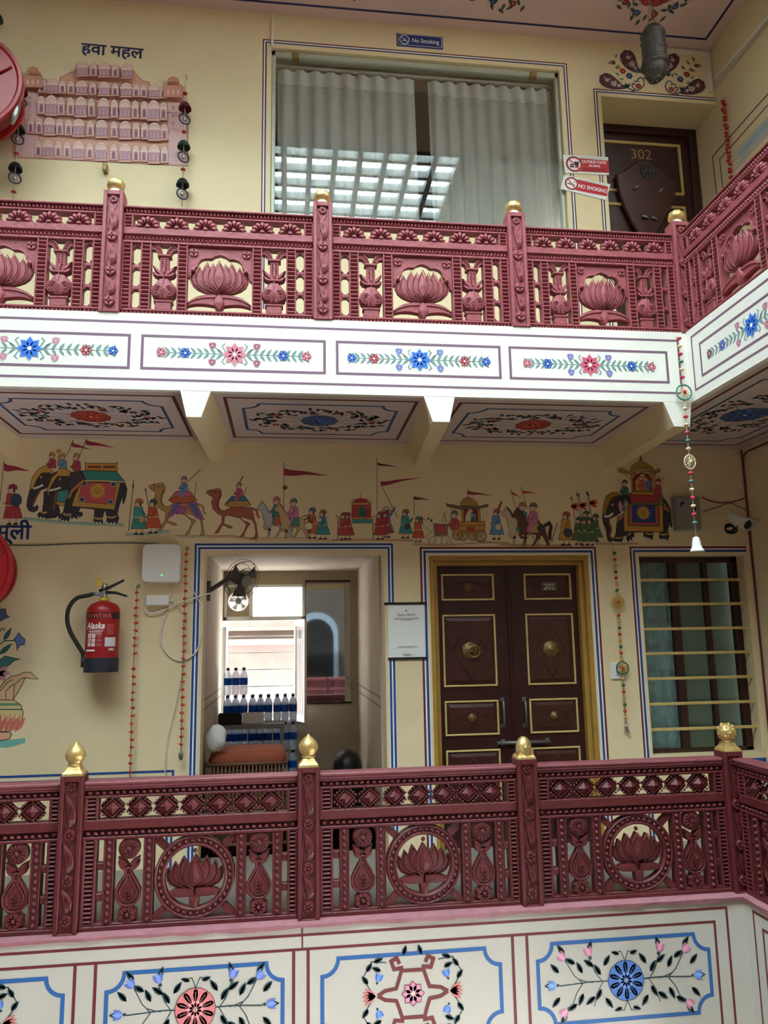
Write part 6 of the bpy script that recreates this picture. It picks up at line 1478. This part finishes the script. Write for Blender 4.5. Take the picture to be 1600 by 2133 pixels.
t = thing('exhaust_fan', 'round exhaust fan set in the storeroom window', 'exhaust fan', (c[0], RY+.02, 1.782))
b = B(); b.lathe([(.03,0),(.034,.02),(.02,.03)], (c[0], RY+.03, c[2]), 12, 'y'); b.build('fan_motor', 'greymetal', t, world=True)
for k in range(5): a = 2*PI*k/5+.4; bb = B(); bb.rings([[(c[0]+r*math.cos(a+w), RY+.03+y, c[2]+r*math.sin(a+w)) for r, w, y in ((.03,-.3,.008),(.088,-.28,.014),(.09,.28,-.012),(.03,.3,-.008))], [(c[0]+r*math.cos(a+w), RY+.034+y, c[2]+r*math.sin(a+w)) for r, w, y in ((.03,-.3,.008),(.088,-.28,.014),(.09,.28,-.012),(.03,.3,-.008))]]); bb.build('fan_blade', 'greymetal', t, world=True)
for z in (.90, 1.06, 1.22, 1.38, 1.54): B().tube([(x0, RY+.04, z), (.07, RY+.04, z)], .006, 6).build('window_bar', 'steel', w3)
for xa, ang in ((.075, -1.25), (-.58, -2.0)):
    e = np.array([math.cos(ang), math.sin(ang)])*.30; bb = B(); nn = np.array([-e[1], e[0]])/.30*.012
    def vbox(s0, s1, za, zb, th=1.): 
        P = [np.array((xa, RY-.02))+e*s for s in (s0, s1)]; bb.rings([[(P[0][0]+nn[0]*th, P[0][1]+nn[1]*th, z), (P[1][0]+nn[0]*th, P[1][1]+nn[1]*th, z), (P[1][0]-nn[0]*th, P[1][1]-nn[1]*th, z), (P[0][0]-nn[0]*th, P[0][1]-nn[1]*th, z)] for z in (za, zb)])
    vbox(0, .12, .74, 1.69); vbox(.88, 1, .74, 1.69); vbox(.12, .88, 1.63, 1.69); vbox(.12, .88, .74, .80); bb.build('casement_sash', 'white', w3)
    bb = B(); vbox(.12, .88, .80, 1.63, .2); bb.build('casement_glass', 'frost', w3)
# pale house front outside
M['outside'] = mat('sunlit_pink_wall_outside', (128,112,106), .8, noise=.25, nscale=5)
b = B(); b.box((-2.6, 9.6, -1), (2.0, 9.8, 4.5)); b.box((-2.6, 9.35, 1.45), (2.0, 9.6, 1.52)); b.box((-2.6, 9.42, 1.62), (2.0, 9.6, 1.66)); t = recentre(b.build('neighbouring_house', 'outside')); tag(t, 'pale pink house front seen through the storeroom window', 'building')
# mirror
t = thing('wall_mirror', 'tall frameless mirror hung on the storeroom back wall', 'mirror', (.395, RY-.02, .89)); B().cbox((.178, RY-.022, .895), (.612, RY-.004, 2.066), .004).build('mirror_glass', 'mirror', t, world=True)
b = B(); b.cbox((.172, RY-.026, 2.055), (.618, RY-.001, 2.078), .003); b.cbox((.172, RY-.026, .884), (.618, RY-.001, .90), .003); b.build('mirror_rail', 'wood', t, world=True)
# painted room walls: stencilled sprigs and lines
p = Paint((.69, 0, 0), -Y_, Z_, -X_)
for y in (6.05, 6.45, 6.85, 7.25):
    for z in (.55, 1.15, 1.45, 1.8): 
        for k in range(5): p.leaf((-y, z-.07+.03*k), PI/2+(.5 if k % 2 else -.5), .05, .018, (150,140,118))
for z in (.99, 1.06): p.stroke([(-5.8, z), (-7.58, z)], .012, (96,84,90))
p.build('painted_sprigs', room)
p = Paint((-.62, 0, 0), Y_, Z_, X_)
for z in (.99, 1.06): p.stroke([(5.8, z), (7.58, z)], .012, (96,84,90))
for y in (6.1, 6.6): 
    for k in range(6): p.leaf((y, .6+.03*k), PI/2+(.5 if k % 2 else -.5), .05, .018, (150,140,118))
p.build('painted_sprigs', room)
# water bottles
def bottle0():
    t = thing('water_bottle', '', 'bottle', (0, 0, 0), 0, 'stacked water bottles')
    b = B(); b.lathe([(.028,0),(.034,.006),(.0353,.07),(.032,.08),(.0353,.09),(.0353,.16),(.032,.18),(.018,.207),(.013,.213),(.013,.222)], (0,0,0), 14); b.build('bottle_body', 'water', t)
    b = B(); b.lathe([(.0356,.088),(.0356,.15)], (0,0,0), 14, caps=False); b.build('bottle_label', 'blabel', t)
    b = B(); b.lathe([(.0155,.218),(.0155,.24),(.012,.242)], (0,0,0), 12); b.build('bottle_cap', 'bcap', t)
    return t
bt = bottle0(); first = True
LY = [.035, .28, .525, .77, 1.015]; spots = []
for lv in range(5):
    for row in range(2):
        for i in range(9):
            if lv == 4 and (i > 2 or row): continue
            if lv < 3 and row: continue
            spots.append((-.535+i*.0715+.008*(i//3), 7.18+row*.075, LY[lv], lv, row))
for x, y, z, lv, row in spots:
    nth = ['first', 'second', 'third', 'fourth', 'fifth', 'sixth', 'seventh', 'eighth', 'ninth'][round((x+.535)/.0745)]
    lb = nth+' water bottle from the fan-side wall '+{4: 'in the top trio', 3: 'in the long window row' if not row else 'hidden behind the long row', 2: 'in the tier under the long row', 1: 'in the second tier from floor', 0: 'in the floor tier'}[lv]
    if first: bt.location = (x, y, z-.0); bt['label'] = lb; first = False
    else: dup(bt, (x, y, z), lb)
for x0_, x1_, z, mt, lb, nm in ((-.60, -.40, .775, 'black', 'black open carton resting in front of the water bottles', 'black_carton'), (-.38, -.21, .775, 'offwhite', 'white flat carton beside the black carton', 'white_carton')):
    o = recentre(B().cbox((x0_, 6.98, z), (x1_, 7.13, z+.085), .008).box((x0_+.01, 6.975, z+.07), (x1_-.01, 6.982, z+.10)).build(nm, mt)); tag(o, lb, 'box')
o = recentre(B().box((-.61, 6.95, .0), (-.02, 7.14, .06)).box((-.60, 6.96, .06), (-.57, 7.12, .77)).box((-.06, 6.96, .06), (-.03, 7.12, .77)).box((-.61, 6.95, .735), (-.02, 7.14, .774)).build('storage_rack', 'greymetal')); tag(o, 'low grey rack in front of the water bottles', 'rack')
# wicker basket with cloth
bx0, bx1, by0, by1 = -.575, .0, 5.84, 6.30
t = thing('wicker_basket', 'brown wicker basket with rust cloth cushion inside doorway', 'basket', ((bx0+bx1)/2, (by0+by1)/2, 0))
b = B()
for z in (.06, .30, .61):
    b.tube([(bx0, by0, z), (bx1, by0, z), (bx1, by1, z), (bx0, by1, z), (bx0, by0, z)], .014, 6)
b.build('basket_rim', 'wicker', t, world=True)
for k in range(22):
    x = bx0+(bx1-bx0)*k/21; B().tube([(x, by0, .0), (x, by0-.008, .3), (x, by0, .61)], .007, 5).build('cane', 'wicker', t, world=True)
b = B(); b.box((bx0+.02, by0+.025, .05), (bx1-.02, by1-.02, .56)); b.build('basket_lining', 'wicker', t, world=True)
b = B(); R = []
for z, s_ in ((.58, .93), (.62, .99), (.665, .97), (.69, .88)): R.append([((bx0+bx1)/2+(bx1-bx0)/2*s_*math.copysign(abs(math.cos(a))**.3, math.cos(a)), (by0+by1)/2+.03+(by1-by0)/2*.86*s_*math.copysign(abs(math.sin(a))**.3, math.sin(a)), z+.006*math.sin(a*5)) for a in np.linspace(0, 2*PI, 33)[:-1]])
b.rings(R, smooth=True); b.build('cloth_cushion', 'rust', t, world=True)
M['linen'] = mat('crumpled_white_linen', (226,224,220), .85, bump=.8, bscale=14)
b = B(); rn = random.Random(9); R = []
for j in range(1, 10):
    th = PI*j/10; R.append([(-.515+.075*math.sin(th)*math.cos(a)*(1+.12*math.sin(3*a+j)), 5.90+.07*math.sin(th)*math.sin(a)*(1+.1*math.cos(4*a+j)), .70-.095*math.cos(th)*(1+.08*math.sin(2*a))) for a in np.linspace(0, 2*PI, 25)[:-1]])
b.rings(R, smooth=True); o = recentre(b.build('linen_bundle', 'linen')); tag(o, 'crumpled white linen bundle lying on the wicker basket', 'cloth'); o.location.z += .092; o.location.y -= .0
b = B(); b.lathe([(.09,0),(.125,.03),(.13,.3),(.12,.44),(.09,.52),(.02,.55)], (.52, 6.85, 0), 18, lobes=6, lamp=.03); o = recentre(b.build('black_bin_bag', 'black')); tag(o, 'black bulging bag standing by the storeroom side wall', 'bag')
# wall fan
fc = np.array((-.345, 5.93, 1.955)); fd = np.array((.62, -.62, -.28)); fd /= np.linalg.norm(fd); fa = np.cross(fd, (0, 0, 1.)); fa /= np.linalg.norm(fa); fb = np.cross(fa, fd)
t = thing('wall_fan', 'grey wall fan with wire cage at the doorway top', 'fan', tuple(fc-[0, 0, .17])); M['fangrey'] = mat('grey_fan_plastic', (96,92,90), .5); M['cage'] = mat('thin_grey_wire', (120,116,112), .4, metal=.4)
at_ = lambda r, a, h: tuple(fc+fa*r*math.cos(a)+fb*r*math.sin(a)+fd*h)
b = B()
for h, r in ((.045, .05), (.04, .10), (.02, .15), (-.02, .158), (-.04, .12)): b.tube([at_(r, a, h) for a in np.linspace(0, 2*PI, 29)], .0022, 4)
for k in range(40): a = 2*PI*k/40; b.tube([at_(.04, a, .047), at_(.11, a, .038), at_(.157, a, 0), at_(.11, a, -.042), at_(.05, a, -.045)], .0012, 3)
b.build('fan_cage', 'cage', t, world=True)
b = B(); b.tube([at_(0, 0, .04), at_(0, 0, .052)], .045, 18); b.build('fan_badge', 'greymetal', t, world=True)
for k in range(3): a = 2*PI*k/3+.5; b = B(); b.rings([[at_(r, a+w, h) for r, w, h in ((.03,-.5,.012),(.14,-.42,.018),(.145,.42,-.012),(.03,.5,-.01))], [at_(r, a+w, h-.003) for r, w, h in ((.03,-.5,.012),(.14,-.42,.018),(.145,.42,-.012),(.03,.5,-.01))]]); b.build('fan_blade', 'fangrey', t, world=True)
b = B(); b.tube([at_(0, 0, -.02), at_(0, 0, -.13)], [.05, .042], 14); b.tube([at_(0, 0, -.12), (-.56, 5.99, 1.90), (-.595, 5.99, 1.88)], .018, 8); b.build('fan_motor', 'fangrey', t, world=True); B().cbox((-.62, 5.95, 1.80), (-.585, 6.03, 1.95), .004).build('wall_mount', 'fangrey', t, world=True)

# ------------------------------------------------------------------ opposite gallery behind the viewer (seen in the mirror)
fo = struct(B().box((XW, YFR, -.3), (XU, -.75, 0)), 'floor_opposite', 'floor')
d = B(); out = [(.25, 0), (1.0, 0), (1.0, 1.55)]+[(.625+.375*math.cos(a), 1.55+.42*math.sin(a)) for a in np.linspace(0, PI, 13)][1:]
d.rings([[(x, YFR+.001, z) for x, z in out], [(x, YFR+.03, z) for x, z in out]]); d3 = struct(d, 'door_3', 'black')
M['tilework'] = mat('blue_white_tilework', (206,214,220), .4, noise=.6, nscale=40, c2=(70,110,150))
b = B(); o2 = [(.625+(x-.625)*1.25, z*1.07) for x, z in out]
b.rings([[(x, YFR+.005, z) for x, z in out], [(x, YFR+.05, z) for x, z in out], [(x, YFR+.05, z) for x, z in o2], [(x, YFR+.005, z) for x, z in o2]], False, False); b.build('arch_border', 'tilework', d3)
src = [o for o in COL.objects if o.name == 'roundel_railing'][0]
for k in range(2): dup(src, (.25+k*1.14, -.82, .002), ['maroon roundel railing of the opposite gallery facing the doorway mirror', 'maroon roundel railing of the opposite gallery facing the double door'][k], PI, .99)
